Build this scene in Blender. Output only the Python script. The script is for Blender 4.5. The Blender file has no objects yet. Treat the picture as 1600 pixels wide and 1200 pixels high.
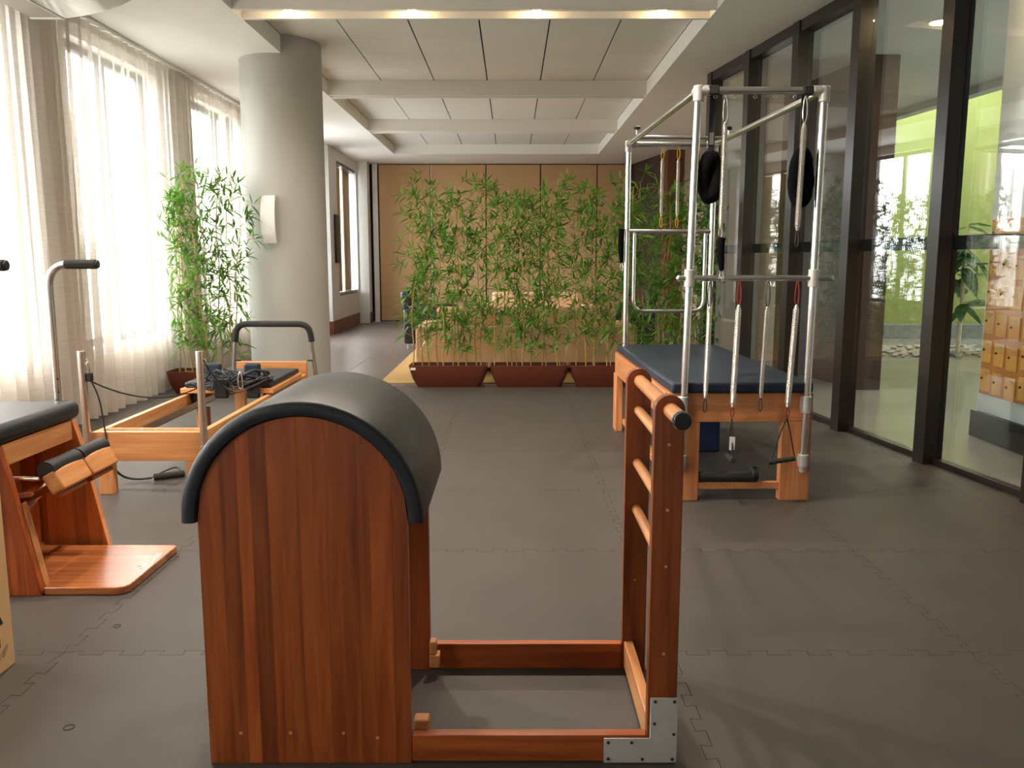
import bpy, bmesh, math, random
from mathutils import Vector, Matrix
PI = math.pi
sc = bpy.context.scene
COL = sc.collection

# ------------------------------------------------------------------ camera, sky, exposure
cam_d = bpy.data.cameras.new('camera')
cam_d.sensor_width = 36.0
cam_d.lens = 1330.0 / 1600.0 * 36.0
cam_d.clip_start = 0.05
cam_o = bpy.data.objects.new('camera', cam_d)
COL.objects.link(cam_o)
cam_o.location = (0, 0, 1.287)
cam_o.rotation_euler = (PI / 2 - math.atan(195 / 1330.0), 0, 0)
sc.camera = cam_o

SKY = 12.0
w = bpy.data.worlds.new('world')
sc.world = w
w.use_nodes = True
bgn = w.node_tree.nodes['Background']
bgn.inputs['Strength'].default_value = SKY
_nt = w.node_tree                      # bright overcast sky over pale ground
_tc = _nt.nodes.new('ShaderNodeTexCoord'); _sx = _nt.nodes.new('ShaderNodeSeparateXYZ'); _cr = _nt.nodes.new('ShaderNodeValToRGB')
_nt.links.new(_tc.outputs['Generated'], _sx.inputs[0]); _nt.links.new(_sx.outputs['Z'], _cr.inputs['Fac']); _nt.links.new(_cr.outputs['Color'], bgn.inputs['Color'])
_cr.color_ramp.elements[0].position = 0.0; _cr.color_ramp.elements[0].color = (0.27, 0.27, 0.265, 1)
_cr.color_ramp.elements[1].position = 0.03; _cr.color_ramp.elements[1].color = (0.955, 0.975, 1.0, 1)

sc.view_settings.view_transform = 'Standard'
sc.view_settings.look = 'None'
sc.view_settings.exposure = 1.55
sc.view_settings.gamma = 1.0
sc.view_settings.use_curve_mapping = False
sc.cycles.max_bounces = 8
sc.cycles.diffuse_bounces = 5
sc.cycles.glossy_bounces = 4
sc.cycles.transparent_max_bounces = 12
sc.cycles.caustics_reflective = False
sc.cycles.caustics_refractive = False
sc.cycles.sample_clamp_indirect = 6.0
sc.cycles.use_adaptive_sampling = True
sc.cycles.adaptive_threshold = 0.04

WIN_L = [(-0.95, 0.65), (1.70, 3.46), (4.36, 6.15), (7.02, 8.76), (9.68, 11.40), (12.55, 14.00)]   # left wall windows along Y; the last, unseen, is added to light the lounge
WZ0, WZ1 = 0.54, 3.06

def area(name, loc, rot, sx, sy, power, col=(1, 1, 1), portal=False, spread=None):
    l = bpy.data.lights.new(name, 'AREA')
    l.shape = 'RECTANGLE'; l.size = sx; l.size_y = sy
    l.energy = power; l.color = col
    if portal: l.cycles.is_portal = True
    if spread: l.spread = spread
    o = bpy.data.objects.new(name, l); COL.objects.link(o)
    o.location = loc; o.rotation_euler = rot
    return o
for (a, b) in WIN_L:      # sky portals in the window openings
    area('window_portal', (-3.79, (a + b) / 2, (WZ0 + WZ1) / 2), (0, -PI / 2, 0), WZ1 - WZ0, b - a, 1, portal=True)
area('window_portal', (-3.42, 16.4, 1.8), (0, -PI / 2, 0), 2.4, 1.9, 1, portal=True)
# unseen area lights added to brighten the planted court and the lobby
area('court_fill_light', (6.6, 12.2, 4.55), (0, 0, 0), 3.2, 3.4, 72, (0.97, 1.0, 0.96))
area('lobby_fill_light', (8.2, 6.2, 1.9), (0, PI / 2, 0), 2.2, 4.5, 28, (0.88, 0.95, 1.0))

# ------------------------------------------------------------------ materials
def newmat(name):
    m = bpy.data.materials.new(name); m.use_nodes = True
    nt = m.node_tree
    return m, nt, nt.nodes['Principled BSDF'], nt.nodes['Material Output']
def N(nt, t, **kw):
    n = nt.nodes.new(t)
    for k, v in kw.items():
        if hasattr(n, k): setattr(n, k, v)
    return n
def rgb(c): return (c[0], c[1], c[2], 1.0)
def s2l(r, g, b):
    f = lambda v: (v / 255 / 12.92) if v / 255 <= 0.04045 else ((v / 255 + 0.055) / 1.055) ** 2.4
    return (f(r), f(g), f(b))
def plain(name, col, rough=0.5, metal=0.0, var=0.06, nscale=8.0, bump=0.0, bscale=120.0, coat=0.0, spec=0.5, rnd=0.0):
    m, nt, p, out = newmat(name)
    tc = N(nt, 'ShaderNodeTexCoord')
    no = N(nt, 'ShaderNodeTexNoise'); no.inputs['Scale'].default_value = nscale; no.inputs['Detail'].default_value = 4
    nt.links.new(tc.outputs['Object'], no.inputs['Vector'])
    mr = N(nt, 'ShaderNodeMapRange'); mr.inputs['To Min'].default_value = 1 - var * 2; mr.inputs['To Max'].default_value = 1 + var * 2
    nt.links.new(no.outputs['Fac'], mr.inputs['Value'])
    val = mr.outputs['Result']
    if rnd:
        oi = N(nt, 'ShaderNodeObjectInfo')
        m2 = N(nt, 'ShaderNodeMapRange'); m2.inputs['To Min'].default_value = 1 - rnd; m2.inputs['To Max'].default_value = 1 + rnd
        nt.links.new(oi.outputs['Random'], m2.inputs['Value'])
        mm = N(nt, 'ShaderNodeMath', operation='MULTIPLY')
        nt.links.new(val, mm.inputs[0]); nt.links.new(m2.outputs['Result'], mm.inputs[1]); val = mm.outputs[0]
    mx = N(nt, 'ShaderNodeVectorMath', operation='SCALE'); mx.inputs[0].default_value = col
    nt.links.new(val, mx.inputs['Scale'])
    nt.links.new(mx.outputs[0], p.inputs['Base Color'])
    p.inputs['Roughness'].default_value = rough; p.inputs['Metallic'].default_value = metal
    p.inputs['Coat Weight'].default_value = coat; p.inputs['Specular IOR Level'].default_value = spec
    if bump:
        n2 = N(nt, 'ShaderNodeTexNoise'); n2.inputs['Scale'].default_value = bscale; n2.inputs['Detail'].default_value = 3
        nt.links.new(tc.outputs['Object'], n2.inputs['Vector'])
        bp = N(nt, 'ShaderNodeBump'); bp.inputs['Strength'].default_value = bump; bp.inputs['Distance'].default_value = 0.004
        nt.links.new(n2.outputs['Fac'], bp.inputs['Height']); nt.links.new(bp.outputs[0], p.inputs['Normal'])
    return m
def wood(name, dark, light, axis, stave=0.0, across=0, rough=0.38, rnd=0.12, coat=0.15):
    """grain stretched along `axis`; optional glued staves of width `stave` counted along `across`"""
    m, nt, p, out = newmat(name)
    tc = N(nt, 'ShaderNodeTexCoord')
    oi = N(nt, 'ShaderNodeObjectInfo')
    off = N(nt, 'ShaderNodeVectorMath', operation='ADD')
    sca = N(nt, 'ShaderNodeMath', operation='MULTIPLY'); sca.inputs[1].default_value = 13.7
    nt.links.new(oi.outputs['Random'], sca.inputs[0])
    nt.links.new(tc.outputs['Object'], off.inputs[0]); nt.links.new(sca.outputs[0], off.inputs[1])
    mp = N(nt, 'ShaderNodeMapping')
    s = [22.0, 22.0, 22.0]; s[axis] = 1.3
    mp.inputs['Scale'].default_value = s
    nt.links.new(off.outputs[0], mp.inputs['Vector'])
    no = N(nt, 'ShaderNodeTexNoise'); no.inputs['Scale'].default_value = 1.6; no.inputs['Detail'].default_value = 6; no.inputs['Roughness'].default_value = 0.6; no.inputs['Distortion'].default_value = 0.6
    nt.links.new(mp.outputs[0], no.inputs['Vector'])
    cr = N(nt, 'ShaderNodeValToRGB')
    cr.color_ramp.elements[0].position = 0.30; cr.color_ramp.elements[0].color = rgb(dark)
    cr.color_ramp.elements[1].position = 0.72; cr.color_ramp.elements[1].color = rgb(light)
    nt.links.new(no.outputs['Fac'], cr.inputs['Fac'])
    m2 = N(nt, 'ShaderNodeMapRange'); m2.inputs['To Min'].default_value = 1 - rnd; m2.inputs['To Max'].default_value = 1 + rnd
    nt.links.new(oi.outputs['Random'], m2.inputs['Value'])
    val = m2.outputs['Result']
    if stave:
        sx = N(nt, 'ShaderNodeSeparateXYZ'); nt.links.new(tc.outputs['Object'], sx.inputs[0])
        dv = N(nt, 'ShaderNodeMath', operation='DIVIDE'); dv.inputs[1].default_value = stave
        nt.links.new(sx.outputs[across], dv.inputs[0])
        fl = N(nt, 'ShaderNodeMath', operation='FLOOR'); nt.links.new(dv.outputs[0], fl.inputs[0])
        wn = N(nt, 'ShaderNodeTexWhiteNoise', noise_dimensions='1D'); nt.links.new(fl.outputs[0], wn.inputs['W'])
        m3 = N(nt, 'ShaderNodeMapRange'); m3.inputs['To Min'].default_value = 0.72; m3.inputs['To Max'].default_value = 1.22
        nt.links.new(wn.outputs['Value'], m3.inputs['Value'])
        mm = N(nt, 'ShaderNodeMath', operation='MULTIPLY'); nt.links.new(val, mm.inputs[0]); nt.links.new(m3.outputs['Result'], mm.inputs[1]); val = mm.outputs[0]
    mx = N(nt, 'ShaderNodeVectorMath', operation='SCALE')
    nt.links.new(cr.outputs['Color'], mx.inputs[0]); nt.links.new(val, mx.inputs['Scale'])
    nt.links.new(mx.outputs[0], p.inputs['Base Color'])
    p.inputs['Roughness'].default_value = rough; p.inputs['Coat Weight'].default_value = coat; p.inputs['Coat Roughness'].default_value = 0.25
    bp = N(nt, 'ShaderNodeBump'); bp.inputs['Strength'].default_value = 0.08; bp.inputs['Distance'].default_value = 0.002
    nt.links.new(no.outputs['Fac'], bp.inputs['Height']); nt.links.new(bp.outputs[0], p.inputs['Normal'])
    return m
def emit(name, col, st):
    m, nt, p, out = newmat(name)
    p.inputs['Base Color'].default_value = rgb(col)
    p.inputs['Emission Color'].default_value = rgb(col); p.inputs['Emission Strength'].default_value = st
    return m
def glass(name, tint=(0.94, 0.97, 0.95), ior=1.5):
    m, nt, p, out = newmat(name)
    nt.nodes.remove(p)
    tr = N(nt, 'ShaderNodeBsdfTransparent'); tr.inputs['Color'].default_value = rgb(tint)
    gl = N(nt, 'ShaderNodeBsdfGlossy'); gl.inputs['Roughness'].default_value = 0.0; gl.inputs['Color'].default_value = (1, 1, 1, 1)
    ge = N(nt, 'ShaderNodeNewGeometry')
    io = N(nt, 'ShaderNodeMapRange'); io.inputs['To Min'].default_value = ior; io.inputs['To Max'].default_value = 1 / ior
    nt.links.new(ge.outputs['Backfacing'], io.inputs['Value'])
    fr = N(nt, 'ShaderNodeFresnel'); nt.links.new(io.outputs['Result'], fr.inputs['IOR'])
    mx = N(nt, 'ShaderNodeMixShader')
    nt.links.new(fr.outputs[0], mx.inputs[0]); nt.links.new(tr.outputs[0], mx.inputs[1]); nt.links.new(gl.outputs[0], mx.inputs[2])
    nt.links.new(mx.outputs[0], out.inputs['Surface'])
    return m
def cloth_sheer(name, col, trans=0.30):
    m, nt, p, out = newmat(name)
    nt.nodes.remove(p)
    tc = N(nt, 'ShaderNodeTexCoord')
    mp = N(nt, 'ShaderNodeMapping'); mp.inputs['Scale'].default_value = (2.0, 2.0, 60.0)
    nt.links.new(tc.outputs['Object'], mp.inputs['Vector'])
    no = N(nt, 'ShaderNodeTexNoise'); no.inputs['Scale'].default_value = 1.0; no.inputs['Detail'].default_value = 5
    nt.links.new(mp.outputs[0], no.inputs['Vector'])
    mr = N(nt, 'ShaderNodeMapRange'); mr.inputs['To Min'].default_value = 0.86; mr.inputs['To Max'].default_value = 1.12
    nt.links.new(no.outputs['Fac'], mr.inputs['Value'])
    sv = N(nt, 'ShaderNodeVectorMath', operation='SCALE'); sv.inputs[0].default_value = col
    nt.links.new(mr.outputs['Result'], sv.inputs['Scale'])
    di = N(nt, 'ShaderNodeBsdfDiffuse'); tl = N(nt, 'ShaderNodeBsdfTranslucent'); tp = N(nt, 'ShaderNodeBsdfTransparent')
    tp.inputs['Color'].default_value = (1.0, 0.96, 0.90, 1)
    nt.links.new(sv.outputs[0], di.inputs['Color']); nt.links.new(sv.outputs[0], tl.inputs['Color'])
    m1 = N(nt, 'ShaderNodeMixShader'); m1.inputs[0].default_value = 0.08
    nt.links.new(di.outputs[0], m1.inputs[1]); nt.links.new(tl.outputs[0], m1.inputs[2])
    m2 = N(nt, 'ShaderNodeMixShader'); m2.inputs[0].default_value = trans
    nt.links.new(m1.outputs[0], m2.inputs[1]); nt.links.new(tp.outputs[0], m2.inputs[2])
    nt.links.new(m2.outputs[0], out.inputs['Surface'])
    return m
def leafmat(name, c1, c2):
    m, nt, p, out = newmat(name)
    tc = N(nt, 'ShaderNodeTexCoord')
    no = N(nt, 'ShaderNodeTexNoise'); no.inputs['Scale'].default_value = 9; no.inputs['Detail'].default_value = 2
    nt.links.new(tc.outputs['Object'], no.inputs['Vector'])
    cr = N(nt, 'ShaderNodeValToRGB'); cr.color_ramp.elements[0].position = 0.35; cr.color_ramp.elements[1].position = 0.68
    cr.color_ramp.elements[0].color = rgb(c1); cr.color_ramp.elements[1].color = rgb(c2)
    nt.links.new(no.outputs['Fac'], cr.inputs['Fac']); nt.links.new(cr.outputs[0], p.inputs['Base Color'])
    p.inputs['Roughness'].default_value = 0.45
    tl = N(nt, 'ShaderNodeBsdfTranslucent'); nt.links.new(cr.outputs[0], tl.inputs['Color'])
    mx = N(nt, 'ShaderNodeMixShader'); mx.inputs[0].default_value = 0.35
    nt.links.new(p.outputs[0], mx.inputs[1]); nt.links.new(tl.outputs[0], mx.inputs[2]); nt.links.new(mx.outputs[0], out.inputs['Surface'])
    return m

M = {}
M['wall'] = plain('wall_paint', (0.76, 0.74, 0.70), 0.75, var=0.02, nscale=3)
M['ceil'] = plain('ceiling_paint', (0.86, 0.835, 0.785), 0.8, var=0.015, nscale=3)
M['tile_c'] = plain('ceiling_tile_board', (0.82, 0.80, 0.75), 0.85, var=0.02, nscale=30, rnd=0.015)
M['gap'] = plain('dark_gap', (0.06, 0.055, 0.05), 0.9)
M['mat'] = plain('eva_foam', (0.070, 0.060, 0.053), 0.46, var=0.10, nscale=3.0, bump=0.25, bscale=420.0, rnd=0.06, spec=0.4)
M['sub'] = plain('subfloor', (0.03, 0.028, 0.026), 0.9)
M['porc'] = plain('porcelain_floor', (0.15, 0.122, 0.108), 0.30, var=0.08, nscale=5, rnd=0.05)
M['lobfl'] = plain('lobby_floor', (0.30, 0.285, 0.255), 0.22, var=0.06, nscale=2.0)
M['column'] = plain('column_paint', (0.46, 0.45, 0.42), 0.6, var=0.02, nscale=2)
M['base_red'] = wood('baseboard_wood', s2l(96, 48, 28), s2l(132, 72, 44), 1)
M['black'] = plain('black_plastic', (0.012, 0.012, 0.013), 0.45)
M['rubber'] = plain('black_rubber', (0.02, 0.02, 0.021), 0.6)
M['foam'] = plain('black_foam', (0.022, 0.021, 0.02), 0.8, bump=0.4, bscale=300)
M['fleece'] = plain('black_fleece', (0.005, 0.005, 0.006), 0.95, bump=1.0, bscale=160, spec=0.1)
M['vinyl'] = plain('navy_black_vinyl', (0.012, 0.015, 0.020), 0.44, var=0.05, bump=0.12, bscale=500, spec=0.5)
M['vinyl_b'] = plain('slate_blue_vinyl', (0.018, 0.027, 0.046), 0.42, var=0.05, bump=0.1, bscale=500, spec=0.3)
M['chrome'] = plain('brushed_aluminium', (0.78, 0.76, 0.73), 0.22, 1.0, var=0.02)
M['steel'] = plain('steel_spring', (0.80, 0.76, 0.70), 0.38, 0.85, var=0.03)
M['plate'] = plain('grey_plate', (0.62, 0.60, 0.56), 0.45, 0.4, var=0.03)
M['bronze'] = plain('bronze_frame', (0.020, 0.0145, 0.011), 0.32, var=0.04)
M['strip'] = plain('black_strip', (0.008, 0.008, 0.008), 0.25)
M['glass'] = glass('clear_glass', ior=1.75)
M['wglass'] = glass('window_glass', (0.95, 0.97, 0.97))
M['curtain'] = cloth_sheer('linen_sheer', (0.66, 0.61, 0.55))
M['tan_blind'] = plain('tan_blind', (0.42, 0.28, 0.14), 0.8)
M['whitetrim'] = plain('white_trim', (0.86, 0.85, 0.83), 0.4)
DK, LT = s2l(122, 50, 16), s2l(174, 90, 38)
MD, ML = s2l(196, 120, 70), s2l(228, 156, 102)
M['md_x'] = wood('beech_x', MD, ML, 0); M['md_y'] = wood('beech_y', MD, ML, 1); M['md_z'] = wood('beech_z', MD, ML, 2)
M['ch_x'] = wood('cherry_x', DK, LT, 0)
M['ch_y'] = wood('cherry_y', DK, LT, 1)
M['ch_z'] = wood('cherry_z', DK, LT, 2, rnd=0.30)
M['chs_lit_z'] = wood('chair_staves_lit_z', MD, ML, 2, stave=0.06, across=0)  # chair wood painted lighter, for the light on its far panel
M['chs_z'] = wood('cherry_staves_z', DK, LT, 2, stave=0.055, across=0)
M['chs_x'] = wood('cherry_staves_x', s2l(160, 88, 46), s2l(205, 132, 82), 0, stave=0.07, across=1, rough=0.22, coat=0.6)
OD, OL = s2l(190, 121, 70), s2l(222, 160, 103)
M['or_x'] = wood('alder_x', OD, OL, 0)
M['or_y'] = wood('alder_y', OD, OL, 1)
M['or_z'] = wood('alder_z', OD, OL, 2)
M['dowel'] = wood('dowel_wood', s2l(190, 120, 70), s2l(222, 160, 105), 1, rnd=0.05)
M['terra'] = plain('terracotta_plastic', s2l(94, 42, 26), 0.42, var=0.05)
M['soil'] = plain('soil', (0.05, 0.03, 0.02), 0.95, var=0.2, nscale=40, bump=0.8, bscale=90)
M['culm'] = plain('bamboo_culm', s2l(168, 138, 72), 0.5, var=0.15, nscale=14)
M['leaf'] = leafmat('bamboo_leaf', s2l(74, 124, 40), s2l(128, 174, 68))
M['bigleaf'] = leafmat('broad_leaf', s2l(40, 84, 40), s2l(80, 130, 66))
M['sofa'] = plain('beige_upholstery', s2l(232, 188, 148), 0.7, var=0.03, bump=0.1, bscale=300)
M['cream'] = plain('cream_fabric', s2l(232, 214, 180), 0.7, var=0.03)
M['dleather'] = plain('dark_leather', (0.022, 0.020, 0.026), 0.45)
M['rug'] = plain('straw_rug', s2l(190, 154, 90), 0.9, var=0.06, nscale=40, bump=0.5, bscale=200)
M['panel'] = plain('tan_partition', s2l(198, 160, 114), 0.6, var=0.03, nscale=2, rnd=0.03)
M['brownwall'] = wood('brown_veneer', s2l(84, 48, 30), s2l(120, 74, 46), 2)
M['darkwall'] = plain('dark_brown_wall', s2l(62, 44, 34), 0.6)
M['greybrown'] = plain('grey_brown_wall', s2l(150, 132, 112), 0.5)
M['lime'] = plain('lime_paint', s2l(152, 158, 92), 0.7, var=0.03)
M['lobwall'] = plain('lobby_white', (0.76, 0.79, 0.84), 0.6, var=0.02)
M['stone'] = plain('grey_stone', (0.23, 0.23, 0.24), 0.7, var=0.2, nscale=12)
M['gravel'] = plain('pebbles', (0.42, 0.38, 0.32), 0.8, var=0.3, nscale=60)
M['locker'] = wood('locker_pine', s2l(226, 156, 78), s2l(244, 188, 110), 2, rnd=0.08)
M['lockfr'] = wood('locker_frame', s2l(206, 130, 66), s2l(226, 156, 84), 2)
M['card'] = plain('cardboard', s2l(222, 182, 134), 0.8, var=0.04)
M['acw'] = plain('ac_white', (0.62, 0.60, 0.56), 0.25, coat=0.6)
M['acside'] = plain('ac_side', (0.40, 0.36, 0.31), 0.5)
M['lens'] = emit('lamp_lens', (1.0, 0.70, 0.36), 45.0)
M['sconce'] = plain('sconce_white', (0.80, 0.79, 0.75), 0.4)
M['yellow'] = plain('yellow_loop', s2l(226, 178, 20), 0.5)
M['red'] = plain('red_loop', s2l(150, 30, 24), 0.6)
M['label_w'] = plain('white_sticker', (0.85, 0.78, 0.76), 0.5)
M['ink'] = plain('black_ink', (0.02, 0.015, 0.01), 0.7)
M['blue'] = plain('deep_blue', (0.012, 0.022, 0.075), 0.6)
M['copper'] = plain('copper_spring', (0.70, 0.36, 0.20), 0.3, 0.9)
M['picture'] = plain('dark_frame', (0.035, 0.03, 0.03), 0.5)

# ------------------------------------------------------------------ mesh helpers
class MB:
    def __init__(self): self.v = []; self.f = []
    def add(self, vs, fs):
        o = len(self.v); self.v += [tuple(p) for p in vs]; self.f += [tuple(i + o for i in f) for f in fs]; return self
    def box(self, x0, x1, y0, y1, z0, z1):
        vs = [(x, y, z) for x in (x0, x1) for y in (y0, y1) for z in (z0, z1)]
        return self.add(vs, [(0, 1, 3, 2), (4, 6, 7, 5), (0, 4, 5, 1), (2, 3, 7, 6), (0, 2, 6, 4), (1, 5, 7, 3)])
    def obox(self, c, size, mat):
        hx, hy, hz = size[0] / 2, size[1] / 2, size[2] / 2
        vs = [Vector(c) + mat @ Vector((x, y, z)) for x in (-hx, hx) for y in (-hy, hy) for z in (-hz, hz)]
        return self.add(vs, [(0, 1, 3, 2), (4, 6, 7, 5), (0, 4, 5, 1), (2, 3, 7, 6), (0, 2, 6, 4), (1, 5, 7, 3)])
    def tube(self, pts, r, n=12, caps=True, closed=False):
        pts = [Vector(p) for p in pts]; k = len(pts)
        rs = r if isinstance(r, (list, tuple)) else [r] * k
        vs = []; up = None
        for i, p in enumerate(pts):
            if closed: t = pts[(i + 1) % k] - pts[i - 1]
            else: t = pts[min(i + 1, k - 1)] - pts[max(i - 1, 0)]
            t.normalize()
            if up is None:
                up = Vector((0, 0, 1)) if abs(t.z) < 0.9 else Vector((1, 0, 0))
            a = (up - t * up.dot(t))
            if a.length < 1e-6: a = Vector((1, 0, 0)) - t * t.x
            a.normalize(); b = t.cross(a); up = a
            for j in range(n):
                q = 2 * PI * j / n
                vs.append(p + (a * math.cos(q) + b * math.sin(q)) * rs[i])
        fs = []
        for i in range(k if closed else k - 1):
            i2 = (i + 1) % k
            for j in range(n):
                j2 = (j + 1) % n
                fs.append((i * n + j, i * n + j2, i2 * n + j2, i2 * n + j))
        if caps and not closed:
            fs.append(tuple(range(n - 1, -1, -1))); fs.append(tuple((k - 1) * n + j for j in range(n)))
        return self.add(vs, fs)
    def cyl(self, p, q, r, n=16, r2=None): return self.tube([p, q], [r, r if r2 is None else r2], n)
    def prism(self, poly, axis, a, b):
        """poly: 2-D outline in the two other axes (x,z for axis 1; y,z for axis 0; x,y for axis 2)"""
        n = len(poly); vs = []
        for t in (a, b):
            for (u, v) in poly:
                vs.append({0: (t, u, v), 1: (u, t, v), 2: (u, v, t)}[axis])
        fs = [tuple(range(n)), tuple(range(2 * n - 1, n - 1, -1))]
        for i in range(n):
            j = (i + 1) % n
            fs.append((i, i + n, j + n, j))
        return self.add(vs, fs)
    def lathe(self, c, prof, n=20):
        """prof: (r, z) pairs from bottom to top about the vertical through c"""
        vs = []; k = len(prof)
        for (r, z) in prof:
            for j in range(n):
                q = 2 * PI * j / n
                vs.append((c[0] + r * math.cos(q), c[1] + r * math.sin(q), c[2] + z))
        fs = []
        for i in range(k - 1):
            for j in range(n):
                j2 = (j + 1) % n
                fs.append((i * n + j, i * n + j2, (i + 1) * n + j2, (i + 1) * n + j))
        fs.append(tuple(range(n - 1, -1, -1))); fs.append(tuple((k - 1) * n + j for j in range(n)))
        return self.add(vs, fs)
    def ball(self, c, r, n=12):
        k = 7
        return self.lathe(c, [(max(r * math.sin(PI * i / k), 1e-4), -r * math.cos(PI * i / k)) for i in range(k + 1)], n)
    def mesh(self, name, mat, off=(0, 0, 0)):
        me = bpy.data.meshes.new(name)
        me.from_pydata([(p[0] - off[0], p[1] - off[1], p[2] - off[2]) for p in self.v], [], self.f)
        bm = bmesh.new(); bm.from_mesh(me)
        bmesh.ops.recalc_face_normals(bm, faces=bm.faces[:])
        bm.to_mesh(me); bm.free()
        me.materials.append(mat)
        me.polygons.foreach_set('use_smooth', [True] * len(me.polygons))
        me.set_sharp_from_angle(angle=math.radians(38))
        return me
    def build(self, name, mat, parent=None, bevel=0.0, seg=2, label=None, off=None):
        mat = M[mat] if isinstance(mat, str) else mat
        if off is None: off = OFF.get(parent.name, (0, 0, 0)) if parent is not None else (0, 0, 0)
        o = bpy.data.objects.new(name, self.mesh(name, mat, off))
        COL.objects.link(o)
        if parent is not None: o.parent = parent; OFF[o.name] = off
        if bevel:
            b = o.modifiers.new('bevel', 'BEVEL'); b.width = bevel; b.segments = seg; b.limit_method = 'ANGLE'; b.angle_limit = math.radians(40)
        if label: o['label'] = label
        return o
OFF = {}
def box(*a): return MB().box(*a)
def tag(o, label, cat=None, group=None, kind=None):
    o['label'] = label
    if cat: o['category'] = cat
    if group: o['group'] = group
    if kind: o['kind'] = kind
    return o
def thing(name, label, cat, loc, rz=0.0, group=None, kind=None, local=False):
    o = bpy.data.objects.new(name, None); COL.objects.link(o)
    o.empty_display_size = 0.1
    o.location = loc; o.rotation_euler = (0, 0, rz)
    OFF[o.name] = (0, 0, 0) if local else tuple(loc)
    return tag(o, label, cat, group, kind)
def struct(name, mb, mat, label, parent=None, bevel=0.0):
    o = mb.build(name, mat, parent, bevel)
    if parent is None: tag(o, label, None, None, 'structure')
    return o
def arc(c, r, a0, a1, n, plane='xz', fixed=0.0):
    pts = []
    for i in range(n + 1):
        q = a0 + (a1 - a0) * i / n
        u, v = c[0] + r * math.cos(q), c[1] + r * math.sin(q)
        pts.append({'xz': (u, fixed, v), 'yz': (fixed, u, v), 'xy': (u, v, fixed)}[plane])
    return pts
def rounded(pts, r, n=6):
    """polyline with rounded inner corners"""
    pts = [Vector(p) for p in pts]; out = [pts[0]]
    for i in range(1, len(pts) - 1):
        a, b, c = pts[i - 1], pts[i], pts[i + 1]
        d1 = (a - b).normalized(); d2 = (c - b).normalized()
        p, q = b + d1 * r, b + d2 * r
        for k in range(n + 1):
            t = k / n
            out.append(p * (1 - t) ** 2 + b * 2 * t * (1 - t) + q * t * t)
    out.append(pts[-1]); return out
def sag(p, q, drop, n=12):
    p, q = Vector(p), Vector(q)
    return [p.lerp(q, i / n) - Vector((0, 0, drop * 4 * (i / n) * (1 - i / n))) for i in range(n + 1)]

CH = 3.2                     # soffit height
TH = math.atan(0.14)         # the glass partition runs a little askew
def gx(Y): return 3.4376 - 0.14 * Y

# ------------------------------------------------------------------ floor
floor = struct('floor', box(-3.9, 3.9, -2.4, 18.0, -0.10, -0.014), 'sub', 'floor of the studio, dark foam mats in front and brown porcelain tiles behind')
def jig(n=7, d=0.015, g=0.0011):
    """outline of a one-metre interlocking tile: square teeth in and out along every edge"""
    pitch = 1.0 / (n + 0.5)
    e = []                                                      # one edge as (along, out) pairs
    for i in range(n):
        s = pitch * (0.45 + i)
        e += [(s, -d), (s - 0.006, d), (s + pitch * 0.5 + 0.006, d), (s + pitch * 0.5, -d)]
    e2 = [(a, o) for a, o in e]
    poly = []
    poly += [(0, 0)] + [(a, -o) for a, o in e2]                 # bottom edge y=0, tooth out = -y
    poly += [(1, 0)] + [(1 + o, a) for a, o in e2]
    poly += [(1, 1)] + [(a, 1 - o) for a, o in reversed(e2)]    # neighbour's complement of the bottom edge
    poly += [(0, 1)] + [(o, a) for a, o in reversed(e2)]
    c = []
    k = len(poly)
    for i in range(k):                                          # shrink a little so the seams stay open
        p0, p1, p2 = Vector(poly[i - 1]), Vector(poly[i]), Vector(poly[(i + 1) % k])
        d1 = (p1 - p0).normalized(); d2 = (p2 - p1).normalized()
        n1 = Vector((-d1.y, d1.x)); n2 = Vector((-d2.y, d2.x))
        c.append(tuple(p1 + (n1 + n2) * g))
    return c
J = jig()
mt_me = MB().prism(J, 2, -0.014, 0.0).mesh('mat_tile', M['mat'])
def clip_mesh(me, plane_co, plane_no, name):
    m2 = me.copy(); bm = bmesh.new(); bm.from_mesh(m2)
    r = bmesh.ops.bisect_plane(bm, geom=bm.verts[:] + bm.edges[:] + bm.faces[:], plane_co=plane_co, plane_no=plane_no, clear_outer=True)
    bmesh.ops.holes_fill(bm, edges=[e for e in r['geom_cut'] if isinstance(e, bmesh.types.BMEdge)])
    ok = len(bm.faces) > 3
    bm.to_mesh(m2); bm.free(); m2.name = name
    return m2 if ok else None
X0, Y0T = -3.48, 8.654
for i in range(7):
    for j in range(1, 11):
        x, y = X0 + i, Y0T - j
        far = gx(y + 1) - 0.03
        me = mt_me
        if x > far: 
            if x > gx(y) - 0.03: continue
        if x + 1.03 > far:
            me = clip_mesh(mt_me, (gx(y) - 0.03 - x, 0, 0), (math.cos(TH), math.sin(TH), 0), 'mat_tile')
            if me is None: continue
        if j == 1:
            me = clip_mesh(me, (0, 1.0, 0), (0, 1, 0), 'mat_tile')
        o = bpy.data.objects.new('mat_tile', me); COL.objects.link(o); o.parent = floor; o.location = (x, y, 0)
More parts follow.
